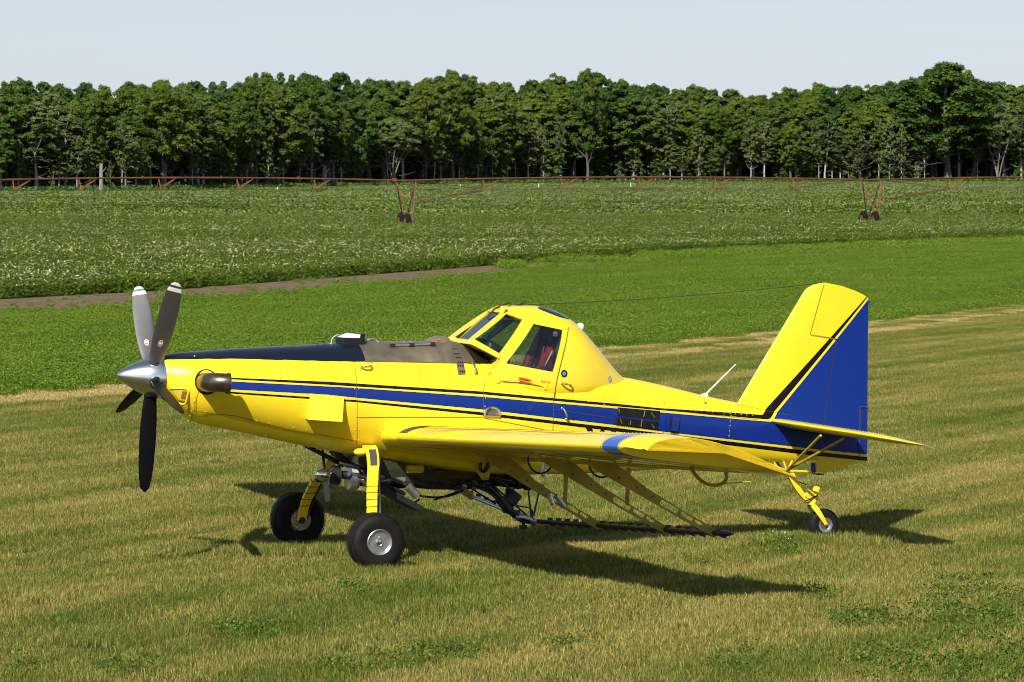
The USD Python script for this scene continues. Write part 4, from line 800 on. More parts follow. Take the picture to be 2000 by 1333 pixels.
for k, (a_, b_, c_, rr) in enumerate((((735, 905), (770, 935), (820, 945), 0.016), ((760, 900), (800, 930), (870, 944), 0.020), ((860, 930), (900, 941), (950, 952), 0.024), ((905, 936), (955, 934), (1020, 950), 0.018), ((930, 952), (962, 968), (985, 1002), 0.014),
                                   ((965, 936), (990, 950), (1000, 962), 0.020), ((800, 962), (850, 972), (905, 958), 0.014), ((662, 905), (690, 912), (720, 918), 0.022), ((700, 930), (745, 945), (790, 965), 0.026))): pipe('spray_hose', [L(*a_, 0.25), L(*b_, 0.28), L(*c_, 0.22)], rr, dark_m, 8)
for x, y, rr in ((884, 944, 0.06), (905, 948, 0.055), (925, 948, 0.06), (950, 944, 0.058), (858, 938, 0.09), (838, 938, 0.07), (1012, 942, 0.088), (720, 924, 0.06), (745, 928, 0.055), (782, 936, 0.062)):
    c_ = np.array(L(x, y, 0.2)); part('pipe_coupling', MB().tube([c_ - [0.03, 0, 0], c_ + [0.03, 0, -0.005]], rr, 12), alu if int(x) % 2 else dark_m)
pipe('drain_cock', [L(1022, 1016, 0.2), L(1022, 1032, 0.2)], 0.022, dark_m); m = MB().box(L(1022, 1030, 0.2), (0.09, 0.03, 0.05)); part('cock_lever', m, dark_m, smooth=False)
for x0, x1, y0 in ((925, 948, 902), (955, 948, 898)):
    part('flap_bracket', MB().loft([p + np.array([(-0.06 * k, -0.01, 0), (0.06 * k, -0.01, 0), (0.06 * k, 0.01, 0), (-0.06 * k, 0.01, 0)]) for p, k in ((L(x0, y0, 0.9), 1.0), (L(x1, 938, 0.9), 0.6))]), yellow_dirty, smooth=False)
part('hose_bundle', MB().tube(arc([L(941, 905, 0.95), L(938, 914, 0.95), L(943, 921, 0.95), L(951, 915, 0.95), L(952, 904, 0.95)], 5), 0.022, 8), dark_m)
foil = pbr('foil_wrap', (0.75, 0.75, 0.76), 0.3, metal=1.0, bump=0.8, bscale=40)
fl = pipe('foil_wrapped_lamp', [L(1067, 895, 2.0), L(1062, 922, 2.0), L(1064, 932, 2.0)], 0.035, foil)
pipe('foil_wrapped_strut', [L(1072, 965, 2.2), L(1080, 986, 2.2)], 0.035, foil); pipe('lamp_head', [L(1085, 968, 2.2), L(1102, 990, 2.2)], 0.034, alu)

# ================================================================ grass and crops
def grass_patch(seed, size, n, h0, h1, w, lean=0.5, dry=(0, 1)):
    r = np.random.default_rng(seed); x, y = r.uniform(-size / 2 - 0.03, size / 2 + 0.03, (2, n)); h = r.uniform(h0, h1, n) * (0.65 + 0.35 * r.random(n)); an = r.uniform(0, 2 * math.pi, n); ln = r.normal(0, lean, n); la = r.uniform(0, 2 * math.pi, n)
    wd = w * r.uniform(0.6, 1.3, n); dx, dy = np.cos(an) * wd / 2, np.sin(an) * wd / 2; lx, ly = np.cos(la) * ln * h, np.sin(la) * ln * h
    p = np.c_[x, y, np.zeros(n)]
    a, b = p + np.c_[-dx, -dy, np.zeros(n)], p + np.c_[dx, dy, np.zeros(n)]
    m = p + np.c_[lx * 0.35, ly * 0.35, h * 0.6]; c, d = m + np.c_[-dx, -dy, np.zeros(n)] * 0.8, m + np.c_[dx, dy, np.zeros(n)] * 0.8
    t = p + np.c_[lx, ly, h * (1 - 0.3 * np.minimum(1, np.abs(ln)))]
    v = np.stack([a, b, c, d, t], 1).reshape(-1, 3); k = np.arange(n)[:, None] * 5
    f = np.vstack([k + [0, 1, 3], k + [0, 3, 2], k + [2, 3, 4]])
    tint = np.repeat(np.c_[r.uniform(*dry, n), r.uniform(0.45, 1.5, n), np.zeros(n)], 5, 0)
    return (v, f), tint
def leaf_patch(seed, pts, size, flower=None, up=0.5):
    """leaf quads at points (n, 3); flower: points that carry pale blossoms"""
    r = np.random.default_rng(seed); n = len(pts); s = size * r.uniform(0.6, 1.25, n)
    nr = r.normal(0, 1, (n, 3)); nr[:, 2] = np.abs(nr[:, 2]) + up; nr /= np.linalg.norm(nr, axis=1, keepdims=True)
    a = np.cross(nr, r.normal(0, 1, (n, 3))); a /= np.linalg.norm(a, axis=1, keepdims=True); b = np.cross(nr, a)
    q = np.stack([pts - a * s[:, None] * 0.6, pts - b * s[:, None] * 0.36, pts + a * s[:, None] * 0.6, pts + b * s[:, None] * 0.36], 1)
    v = q.reshape(-1, 3); k = np.arange(n)[:, None] * 4; f = np.vstack([k + [0, 1, 2], k + [0, 2, 3]])
    tint = np.repeat(np.c_[r.random(n), r.uniform(0.75, 1.2, n), np.zeros(n)], 4, 0)
    if flower is not None and len(flower):
        m = len(flower); fs = flower[:, 3] * 0.5; pz = flower[:, :3]
        rot = r.uniform(0, 6.28, m); ca, sa = np.cos(rot), np.sin(rot); z = np.zeros(m)
        A = np.c_[ca, sa, r.normal(0, 0.3, m)] * fs[:, None]; Bv = np.c_[-sa, ca, r.normal(0, 0.3, m)] * fs[:, None]; U = np.c_[z, z, fs * 0.7]
        q = np.stack([pz - A - U * 0.3, pz - Bv - U * 0.3, pz + A - U * 0.3, pz + Bv - U * 0.3, pz + U], 1).reshape(-1, 3); k = np.arange(m)[:, None] * 5 + len(v)
        f = np.vstack([f, k + [0, 1, 4], k + [1, 2, 4], k + [2, 3, 4], k + [3, 0, 4]]); v = np.vstack([v, q])
        tint = np.vstack([tint, np.repeat(np.c_[r.random(m), r.uniform(0.85, 1.1, m), np.ones(m)], 5, 0)])
    return (v, f), tint
def inside(px, py, poly):
    from shapely.geometry import Polygon
    import shapely
    return shapely.contains_xy(Polygon(poly), px, py)
HALF = 1000 / FPX
def grid(d0, d1, step, margin=1.16, jit=0.3, extra=1.0):
    """points on the soil within the view (and a little beside it), on a jittered grid"""
    ys = np.arange(CAM[1] + d0, CAM[1] + d1, step); X, Y = [], []
    for y in ys:
        w = (y - CAM[1]) * HALF * margin + extra; xs = np.arange(-w, w, step) + CAM[0]; X.append(xs); Y.append(np.full(len(xs), y))
    X, Y = np.concatenate(X), np.concatenate(Y); r = np.random.default_rng(11)
    return X + r.normal(0, jit * step * 0.3, len(X)), Y + r.normal(0, jit * step * 0.3, len(Y))
def edge_y(e, x): e = np.array([(p[0], p[1]) for p in e]); return np.interp(x, e[:, 0], e[:, 1])
def across(e, x, y):
    """signed distance in front of (+, towards the camera) a field edge, roughly"""
    return (edge_y(e, x) - y) * 0.486

grass_m = leafy('grass_blades', (0.096, 0.152, 0.013), (0.47, 0.375, 0.118), (11, 1.1, 1), MOW, spread=0.46, trans=0.32, detail=7, bias=-0.025, band=((45, 1.7, 1), 0.32))
straw_m = leafy('straw_blades', (0.34, 0.275, 0.085), (0.60, 0.47, 0.19), (6, 0.8, 1), MOW, spread=0.7, trans=0.2)
crop_m = leafy('crop_leaves', (0.085, 0.165, 0.011), (0.205, 0.300, 0.026), (7, 2.2, 1), MOW, spread=0.65, trans=0.3)
weed_m = leafy('weed_leaves', (0.060, 0.125, 0.012), (0.13, 0.19, 0.02), (0.6, 0.6, 1), spread=0.9, c=(0.7, 0.7, 0.62))
potato_m = leafy('potato_leaves', (0.050, 0.104, 0.007), (0.112, 0.168, 0.011), (9, 9, 9), spread=0.9, c=(0.80, 0.77, 0.48), trans=0.22)
fringe_m = leafy('fringe_leaves', (0.05, 0.12, 0.012), (0.12, 0.20, 0.03), (6, 6, 6), spread=0.9)

gx, gy = grid(31.5, 150, 0.92)
av = across(EA, gx, gy); keep = av > -0.3; gx, gy, av = gx[keep], gy[keep], av[keep]
n = len(gx); r = np.random.default_rng(3)
big = meshkit.fbm(np.c_[(gx * 0.486 + gy * 0.874) / 9, (gx * -0.874 + gy * 0.486) / 1.6, np.zeros(n)], 3)
strip = np.where(gx < 1, (av < 2.2), (av < 1.0) | (np.abs(av - 2.6) < 0.6))
side_g = np.clip((gx - 4) / 6, 0, 1) * 0.10
greener = (~strip) & ((av > 1.9) & (av < 5.0) & (r.random(n) < 0.75) | (r.random(n) < 0.22 + 2.0 * side_g))
idx = np.where(strip, 8 + r.integers(0, 2, n), np.where(greener, 5 + r.integers(0, 3, n), r.integers(0, 5, n)))
hs = 0.80 + 0.9 * np.clip(big - 0.3, 0, 0.5) + r.uniform(-0.1, 0.15, n)
# longer grass that the mower missed round the wheels
for wu, wv in ((2.80, 1.50), (2.80, -1.50), (9.56, 0.0)):
    c_ = np.array([(wu - 5) * math.cos(PSI) + wv * math.sin(PSI), (wu - 5) * math.sin(PSI) - wv * math.cos(PSI)]); m_ = 5 if wu < 5 else 3
    gx = np.r_[gx, c_[0] + np.linspace(-0.5, 0.5, m_)]; gy = np.r_[gy, np.full(m_, c_[1] - (0.62 if wu < 5 else 0.55))]; idx = np.r_[idx, r.integers(0, 8, m_)]; hs = np.r_[hs, np.full(m_, 1.7)]
n = len(gx)
protos = [(*grass_patch(100 + k, 1.0, 3000, 0.045, 0.100, 0.0065, 0.6),) for k in range(5)]
protos = [(a, grass_m, t) for a, t in protos] + [(a, grass_m, t) for a, t in [grass_patch(120 + k, 1.0, 3000, 0.05, 0.115, 0.0065, 0.55, (-0.18, 0.82)) for k in range(3)]] + [(a, straw_m, t) for a, t in [grass_patch(130 + k, 1.0, 1900, 0.03, 0.085, 0.009, 0.9) for k in range(2)]]
instancer('mown_grass', protos, np.c_[gx, gy, terrain(gy) - 0.012], r.uniform(0, 6.28, n), np.c_[np.full(n, 1.0), np.full(n, 1.0), hs], idx,
          'mown airstrip grass mixed of green and straw coloured blades under the aeroplane', 'grass')
# clover and dandelion leaves in the grass
wp = []
for px, py, ra, k in ((1520, 1075, 0.35, 14), (1590, 1165, 0.30, 10), (690, 1155, 0.25, 9), (490, 1240, 0.4, 14), (808, 1290, 0.3, 10), (905, 1282, 0.25, 10), (680, 1302, 0.25, 8), (1700, 1215, 0.4, 22), (1790, 1195, 0.15, 5), (1940, 1180, 0.7, 46), (1960, 1230, 0.7, 50), (1880, 1150, 0.4, 16),
                       (1930, 1300, 0.8, 44), (1720, 1290, 0.35, 16), (1500, 1300, 0.5, 14), (1780, 1320, 0.5, 18), (1100, 1262, 0.3, 8), (240, 1305, 0.3, 12), (40, 1305, 0.2, 5), (1365, 1105, 0.1, 3), (500, 1240, 0.2, 6), (1490, 1055, 0.2, 5), (1660, 1205, 0.25, 9), (1850, 1190, 0.1, 5)):
    c = ground(px, py, 0.2 if py > 1150 else 0.0)
    for _ in range(k): a = r.uniform(0, 6.28); d = ra * math.sqrt(r.random()); wy = c[1] + 2.2 * d * math.sin(a); wp.append((c[0] + d * math.cos(a), wy, float(terrain(wy))))
wp = np.array(wp); n = len(wp)
def weed(seed):
    q = np.random.default_rng(seed); m = 44; an = q.uniform(0, 6.28, m); d = 0.17 * np.sqrt(q.random(m)); pts = np.c_[d * np.cos(an), d * np.sin(an), 0.02 + 0.085 * q.random(m)]
    fl = np.c_[q.uniform(-0.1, 0.1, (3, 2)), q.uniform(0.13, 0.16, 3), np.full(3, 0.016)] if seed == 5 else None
    return leaf_patch(seed, pts, 0.028, fl)
instancer('clover_weeds', [(a, weed_m, t) for a, t in [weed(k) for k in range(6)]], wp, r.uniform(0, 6.28, n), np.repeat(r.uniform(0.8, 1.3, n)[:, None], 3, 1), np.where(np.arange(n) < 14, r.integers(3, 6, n), r.integers(0, 5, n)),
          'dark green clover and broad leaved weeds growing in clumps in the mown grass', 'weeds')
# bright green crop strip
gx, gy = grid(75, 330, 1.25)
keep = (across(EA, gx, gy) < 0.1) & (across(EB, gx, gy) > -0.25); gx, gy = gx[keep], gy[keep]; n = len(gx)
def crop(seed):
    q = np.random.default_rng(seed); m = 2600; xy_ = q.uniform(-0.72, 0.72, (m, 2)); lump = meshkit.fbm(np.c_[xy_ * 5, np.full(m, seed)], 2)
    pts = np.c_[xy_, (0.03 + 0.19 * q.random(m) ** 0.7) * (0.5 + 0.9 * lump)]
    (v, f), t = leaf_patch(seed, pts, 0.038, up=0.9); (v2, f2), t2 = grass_patch(seed + 50, 1.4, 420, 0.10, 0.22, 0.014, 0.35)
    return (np.vstack([v, v2]), np.vstack([f, f2 + len(v)])), np.vstack([t, t2])
instancer('green_crop', [(a, crop_m, t) for a, t in [crop(200 + k) for k in range(6)]], np.c_[gx, gy, np.full(n, -0.01)], r.uniform(0, 6.28, n), np.c_[np.ones(n), np.ones(n), r.uniform(0.8, 1.2, n)], r.integers(0, 6, n),
          'low bright green leafy crop in the strip behind the aeroplane', 'crop')
# weeds along the dirt track
gx, gy = grid(110, 360, 0.7)
tb, tc_ = across(EB, gx, gy), across(EC, gx, gy)
nz = meshkit.fbm(np.c_[gx * 0.35, gy * 0.25, np.zeros(len(gx))], 3)
mid = np.abs(tb / np.maximum(tb - tc_, 0.01) * -1 - 0.5) 
sc_ = np.where(nz > np.interp(gx, [-8, 2, 12], [0.74, 0.64, 0.36]), 1.0, 0.5); keep = (tb < 0.2) & (tc_ > -0.2) & ((r.random(len(gx)) < 0.12) | (nz > np.interp(gx, [-8, 2, 12], [0.74, 0.64, 0.36]))); gx, gy, sc_ = gx[keep], gy[keep], sc_[keep]; n = len(gx)
instancer('track_weeds', [(a, crop_m, t) for a, t in [leaf_patch(300 + k, np.c_[np.random.default_rng(300 + k).normal(0, 0.22, (260, 2)), 0.04 + 0.30 * np.random.default_rng(400 + k).random(260) ** 1.5], 0.07) for k in range(4)]],
          np.c_[gx, gy, np.zeros(n)], r.uniform(0, 6.28, n), np.repeat((sc_ * r.uniform(0.5, 1.1, n))[:, None], 3, 1), r.integers(0, 4, n), 'scattered green weeds on the bare dirt track beside the potato field', 'weeds')
# flowering potato field: bushes nearby, patches of bushes farther off
def bush_pts(q, m, rx, hz):
    u = q.normal(0, 1, (m, 3)); u /= np.linalg.norm(u, axis=1, keepdims=True); u[:, 2] = np.abs(u[:, 2]); rr = q.random(m) ** 0.35
    return u * rr[:, None] * [rx, rx, hz]
def bush(seed, nf):
    q = np.random.default_rng(seed); pts = bush_pts(q, 330, 0.46, 0.56); pts[:, 2] += 0.03
    fl = None
    if nf: fl = bush_pts(q, nf, 0.40, 0.60); fl[:, 2] = np.maximum(fl[:, 2] + 0.06, 0.45); fl = np.c_[fl, q.uniform(0.05, 0.085, nf)]
    return leaf_patch(seed, pts, 0.088, fl, 0.6)
def potato_block(seed, size, nb, leaf, per, nf, fs):
    q = np.random.default_rng(seed); c = q.uniform(-size / 2, size / 2, (nb, 2)); P = []
    for x, y in c: p = bush_pts(q, per, 0.55, 0.60); p[:, :2] += (x, y); P.append(p)
    fl = np.c_[q.uniform(-size / 2, size / 2, (nf, 2)), q.uniform(0.50, 0.66, nf), q.uniform(fs * 0.7, fs * 1.2, nf)]
    return leaf_patch(seed, np.vstack(P), leaf, fl, 0.7)
def bloom(x, y):
    """how thickly the place flowers: streaks along the field's curved rows"""
    a = (x + 20 * 0) / 60; b = (y - 0.06 * x - 0.0011 * x * x) / 9.0
    return 0.65 * meshkit.fbm(np.c_[a, b, np.zeros(len(x))], 3, 5) + 0.35 * meshkit.fbm(np.c_[x / 7, y / 14, np.ones(len(x))], 2, 8)
gx, gy = grid(115, 330, 0.62, 1.12, 1.6)
keep = (across(EC, gx, gy) < -0.3); gx, gy = gx[keep], gy[keep]; n = len(gx)
bl = 0.19 + 0.68 * bloom(gx, gy) + r.normal(0, 0.075, n); edge = across(EC, gx, gy) > -2.2
k = np.where(edge | (bl < 0.40), 0, np.where(bl < 0.47, 1, np.where(bl < 0.54, 2, 3)))
instancer('potato_plants', [(a, potato_m, t) for a, t in [bush(500 + 4 * j + i, (1, 3, 5, 9)[j]) for j in range(4) for i in range(3)]], np.c_[gx, gy, np.zeros(n)], r.uniform(0, 6.28, n),
          np.c_[np.ones((n, 2)), np.where(edge, 1.0, r.uniform(0.8, 1.1, n))], k * 3 + r.integers(0, 3, n), 'dark green potato plants with pale cream blossoms, nearer half of the field', 'potato plants')
gx, gy = grid(328, 960, 3.6, 1.08, 0.3)
keep = (gy < np.array([edge_y(ED, x) for x in gx]) - 1.5) & (gy > edge_y(EC, gx) + 1); gx, gy = gx[keep], gy[keep]; n = len(gx); bl = bloom(gx, gy) + r.normal(0, 0.02, n)
k = np.where(bl < 0.43, 0, np.where(bl < 0.50, 1, np.where(bl < 0.56, 2, 3)))
instancer('far_potato_plants', [(a, potato_m, t) for a, t in [potato_block(600 + 3 * j + i, 3.7, 26, 0.30, 30, (3, 7, 12, 19)[j], 0.085) for j in range(4) for i in range(2)]], np.c_[gx, gy, np.zeros(n)], r.integers(0, 4, n) * math.pi / 2,
          np.c_[np.ones((n, 2)), r.uniform(0.85, 1.1, n)], k * 2 + r.integers(0, 2, n), 'dense potato plants with cream blossoms, farther half of the field below the wood', 'potato plants')
# tall grass at the foot of the wood
e = np.array(xy(ED)); fx, fy = [], []
for a_, b_ in zip(e[:-1], e[1:]):
    for s_ in np.arange(0, 1, 1.1 / np.linalg.norm(b_ - a_)):
        p = a_ + (b_ - a_) * s_
        for o in (-1.5, 1.0, 3.5, 6.5): fx.append(p[0] + r.normal(0, 0.6)); fy.append(p[1] + o * 1.6 + r.normal(0, 0.8))
fx, fy = np.array(fx), np.array(fy); keep = np.abs(fx) < (fy - CAM[1]) * HALF * 1.1; fx, fy = fx[keep], fy[keep]; n = len(fx)
instancer('wood_edge_grass', [(a, fringe_m, t) for a, t in [leaf_patch(700 + k, np.c_[np.random.default_rng(700 + k).normal(0, 0.9, (120, 2)), 0.9 * np.random.default_rng(720 + k).random(120)], 0.32) for k in range(4)]],
          np.c_[fx, fy, np.zeros(n)], r.uniform(0, 6.28, n), np.repeat(r.uniform(0.6, 1.5, n)[:, None], 3, 1), r.integers(0, 4, n), 'bright green tall grass and herbs along the foot of the wood', 'tall grass')

# ================================================================ centre pivot irrigation machine
rust = pbr('rusty_orange_paint', (0.16, 0.040, 0.010), 0.8, var=0.45, scale=0.55, dark=(0.06, 0.020, 0.014))
rust2 = pbr('orange_paint', (0.22, 0.082, 0.015), 0.6, var=0.4, scale=1.4)
dark_steel = pbr('weathered_steel', (0.05, 0.05, 0.05), 0.7, var=0.3)
T = [ground(x, y) for x, y in ((-115, 454), (788, 448), (1697, 443), (2600, 436))]
T = [np.array([p[0], p[1], 0.0]) for p in T]; PH = 3.66
def PT(k, s): 
    a, b = T[k], T[k + 1]; p = a * (1 - s) + b * s; p[2] = PH + 0.24 * 4 * s * (1 - s); return p
pv = thing('pivot_irrigator', 'long rusty orange irrigation pipeline on wheeled towers spanning the potato field', 'irrigator', T[1])
PO = T[1]
def pp_(name, mb, mat, parent=None, **k):
    t = mb.get(); t.vertices = t.vertices - PO; return obj(name, t, mat, parent or pv, 30, **k)
for k in range(3):
    d = T[k + 1] - T[k]; d /= np.linalg.norm(d); nn = np.array([-d[1], d[0], 0])
    sp = pp_('span_pipe', MB().tube([PT(k, s) for s in np.linspace(0, 1, 25)], 0.070, 10), rust)
    fr = (0.165, 0.33, 0.495, 0.66, 0.83) if k else (0.15, 0.29, 0.46, 0.63, 0.80)
    low = [PT(k, 0.02)]
    for j, s in enumerate(fr):
        t0 = PT(k, s); q = t0 + [0, 0, -0.86 - (0.0 if 0 < j < 4 else -0.06)]; low.append(q)
        m = MB()
        for sd in (-1, 1):
            bs_ = q + nn * 0.55 * sd
            m.tube([t0 + [0, 0, -0.08], bs_], 0.035, 6).tube([t0 + d * 1.25 + [0, 0, -0.08], bs_], 0.035, 6)
        m.tube([q - nn * 0.55, q + nn * 0.55], 0.03, 6)
        pp_('truss_bracket', m, rust2)
        pp_('pipe_flange', MB().lathe([(-0.04, 0.11), (-0.04, 0.145), (0.04, 0.145), (0.04, 0.11)], PT(k, s - 0.035), d, 12), rust)
    low.append(PT(k, 0.98)); m = MB()
    for sd in (-1, 1): m.tube([low[0]] + [p + nn * 0.55 * sd for p in low[1:-1]] + [low[-1]], 0.016, 5)
    pp_('truss_rod', m, dark_steel)
for k in (1, 2):
    d = T[2] - T[1]; d /= np.linalg.norm(d); nn = np.array([d[1], -d[0], 0]); c = T[k]
    top = [PT(k, 0.0) + [0, 0, -0.05] + d * o for o in (-0.55, 0.98)]
    for (a_, b_, mt, rr) in ((top[0], c + d * 0.40 - nn * 1.4 + [0, 0, 0.55], dark_steel, 0.05), (top[1], c + d * 0.55 - nn * 1.4 + [0, 0, 0.55], dark_steel, 0.05), (top[0], c + d * 0.14 + nn * 1.4 + [0, 0, 0.55], rust2, 0.055), (top[1], c + d * 0.28 + nn * 1.4 + [0, 0, 0.55], rust2, 0.055)):
        pp_('tower_leg', MB().tube([a_, b_], rr, 8), mt)
    L0 = lambda s: top[0] * (1 - s) + (c + d * 0.14 + nn * 1.4 + [0, 0, 0.55]) * s
    L1 = lambda s: top[1] * (1 - s) + (c + d * 0.28 + nn * 1.4 + [0, 0, 0.55]) * s
    pp_('tower_rung', MB().tube([L0(0.28), L1(0.24)], 0.028, 6), rust2); pp_('tower_rung', MB().tube([L0(0.46), L1(0.44)], 0.035, 6), rust2)
    pp_('base_beam', MB().tube([c - nn * 1.9 + d * 0.5 + [0, 0, 0.52], c + nn * 1.9 + d * 0.2 + [0, 0, 0.52]], 0.09, 8), rust)
    e_ = PT(k, 0.165) + [0, 0, -0.80]
    pp_('tower_brace', MB().tube([L1(0.48), e_], 0.045, 6), rust2); pp_('cable_tray', MB().tube([L1(0.5) + [0, 0, -0.10], e_ + [0, 0, -0.10]], 0.03, 6), dark_steel)
    pp_('joint_box', MB().box(PT(k, 0) - d * 0.7 + [0, 0, 0.08], (0.35, 0.3, 0.22)), rust)
    for o, dd in ((-1.3, 0.22), (1.3, -0.15)):
        wc = c + nn * o * 1.2 + d * dd + [0, 0, 0.60]
        w = pp_('drive_wheel', MB().lathe([(-0.17, 0.30), (-0.18, 0.52), (-0.12, 0.60), (0.12, 0.60), (0.18, 0.52), (0.17, 0.30)], wc, d, 22), rubber)
        m = MB()
        for q in range(14): an = q * 2 * math.pi / 14; m.box(wc + (nn * math.cos(an) + np.array([0, 0, 1]) * math.sin(an)) * 0.605, (0.10, 0.30, 0.07))
        pp_('tyre_lug', m, rubber, w, kind='stuff'); pp_('wheel_rim', MB().lathe([(-0.19, 0.30), (-0.10, 0.12), (0.10, 0.12), (0.19, 0.30)], wc, d, 16), rust2, w)
# white marker posts standing in the far field
for px, py, h, lab in ((542, 378, 1.1, 'short white post in the potato field, first from the left, behind the pipeline'), (899, 372, 1.1, 'thin white post in the field right of the left irrigation tower'), (1052, 371.5, 1.3, 'white cone shaped post in the field midway between the irrigation towers'), (1232, 372, 1.5, 'white post standing behind a truss bracket of the pipeline')):
    g = ground(px, py); t = thing('marker_post', lab, 'marker post', g)
    obj('post', MB().tube([(0, 0, 0), (0, 0, h * 0.86)], [0.10, 0.07], 10), white_p, t, 30); obj('cap', MB().lathe([(0, 0.09), (0.08, 0.10), (0.16, 0.03)], (0, 0, h * 0.84), (0, 0, 1), 12), white_p, t, 30)

# ================================================================ the wood
bark = pbr('grey_bark', (0.13, 0.115, 0.10), 0.9, var=0.4, scale=3); bark_pale = pbr('pale_bark', (0.42, 0.40, 0.36), 0.85, var=0.35, scale=3); bark_dead = pbr('bare_wood', (0.26, 0.23, 0.21), 0.9, var=0.3, scale=2)
LV = {'oak': leafy('oak_leaves', (0.042, 0.094, 0.009), (0.126, 0.180, 0.018), (10, 10, 10), each=0.5, spread=0.7, trans=0.30), 'maple': leafy('maple_leaves', (0.036, 0.092, 0.013), (0.104, 0.165, 0.021), (11, 11, 11), each=0.5, spread=0.7, trans=0.30),
      'aspen': leafy('aspen_leaves', (0.062, 0.112, 0.024), (0.165, 0.215, 0.060), (9, 9, 9), each=0.4, spread=0.7, trans=0.32), 'sapling': leafy('sapling_leaves', (0.045, 0.100, 0.012), (0.10, 0.16, 0.025), (7, 7, 7), spread=0.9, trans=0.22),
      'spire': leafy('spire_leaves', (0.034, 0.085, 0.020), (0.080, 0.140, 0.034), (9, 9, 9), each=0.4, spread=0.7, trans=0.15), 'bare': leafy('withered_twigs', (0.055, 0.055, 0.040), (0.10, 0.095, 0.07), (6, 6, 6), spread=0.9, trans=0.1)}
kinds = '/World/tree_kinds'; stage.CreateClassPrim(kinds)
def crown_pts(q, kind, H, Rr, base):
    """boughs inside the crown's envelope and the leaf puffs on them: x, y, z, radius"""
    out = []; nb, npf = {'oak': (46, 8), 'maple': (42, 8), 'aspen': (32, 8), 'sapling': (12, 8), 'spire': (36, 8), 'bare': (22, 6)}[kind]
    hc = H - base
    for b in range(nb):
        z = (b + q.uniform(0.1, 0.9)) / nb; an = b * 2.4 + q.uniform(-0.5, 0.5)
        if kind == 'spire': env = (1 - z) ** 0.8 * (0.6 + 0.4 * min(1, z * 6)); br = 0.30 * (1.06 - z) + 0.03
        elif kind == 'aspen': env = math.sin(math.pi * min(1, 0.10 + 0.86 * z ** 0.85)) ** 0.6; br = 0.30
        elif kind == 'oak': env = math.sqrt(max(0.02, 1 - (2 * max(z, 0.2) - 0.86) ** 2)) * (0.70 + 0.30 * min(1, z * 4)); br = 0.27
        else: env = math.sqrt(max(0.02, 1 - (1.9 * z - 0.82) ** 2)) * (0.80 + 0.20 * min(1, z * 4)); br = 0.27
        env *= q.uniform(0.82, 1.12); br *= q.uniform(0.75, 1.25) * (1 if z < 0.8 else 0.72)
        rr = max(0, env - br * 0.75) * (1.0 if q.random() < 0.7 else q.random()); c = np.array([rr * Rr * math.cos(an), rr * Rr * math.sin(an), base + 0.04 * hc + z * hc * 0.90])
        for _ in range(npf):
            u = q.normal(0, 1, 3); u /= np.linalg.norm(u); u[2] = abs(u[2]) - 0.35 if u[2] < -0.2 else u[2]
            p = c + u * Rr * br * q.uniform(0.6, 1.05) * (q.uniform(1.15, 1.5) if q.random() < 0.13 else 1) * [1.1, 1.1, 0.85 if kind != 'spire' else 1.7]
            out.append((*p, Rr * q.uniform(0.07, 0.13)))
    out = np.array(out); out[:, 2] = np.minimum(out[:, 2], H * 0.985); return out
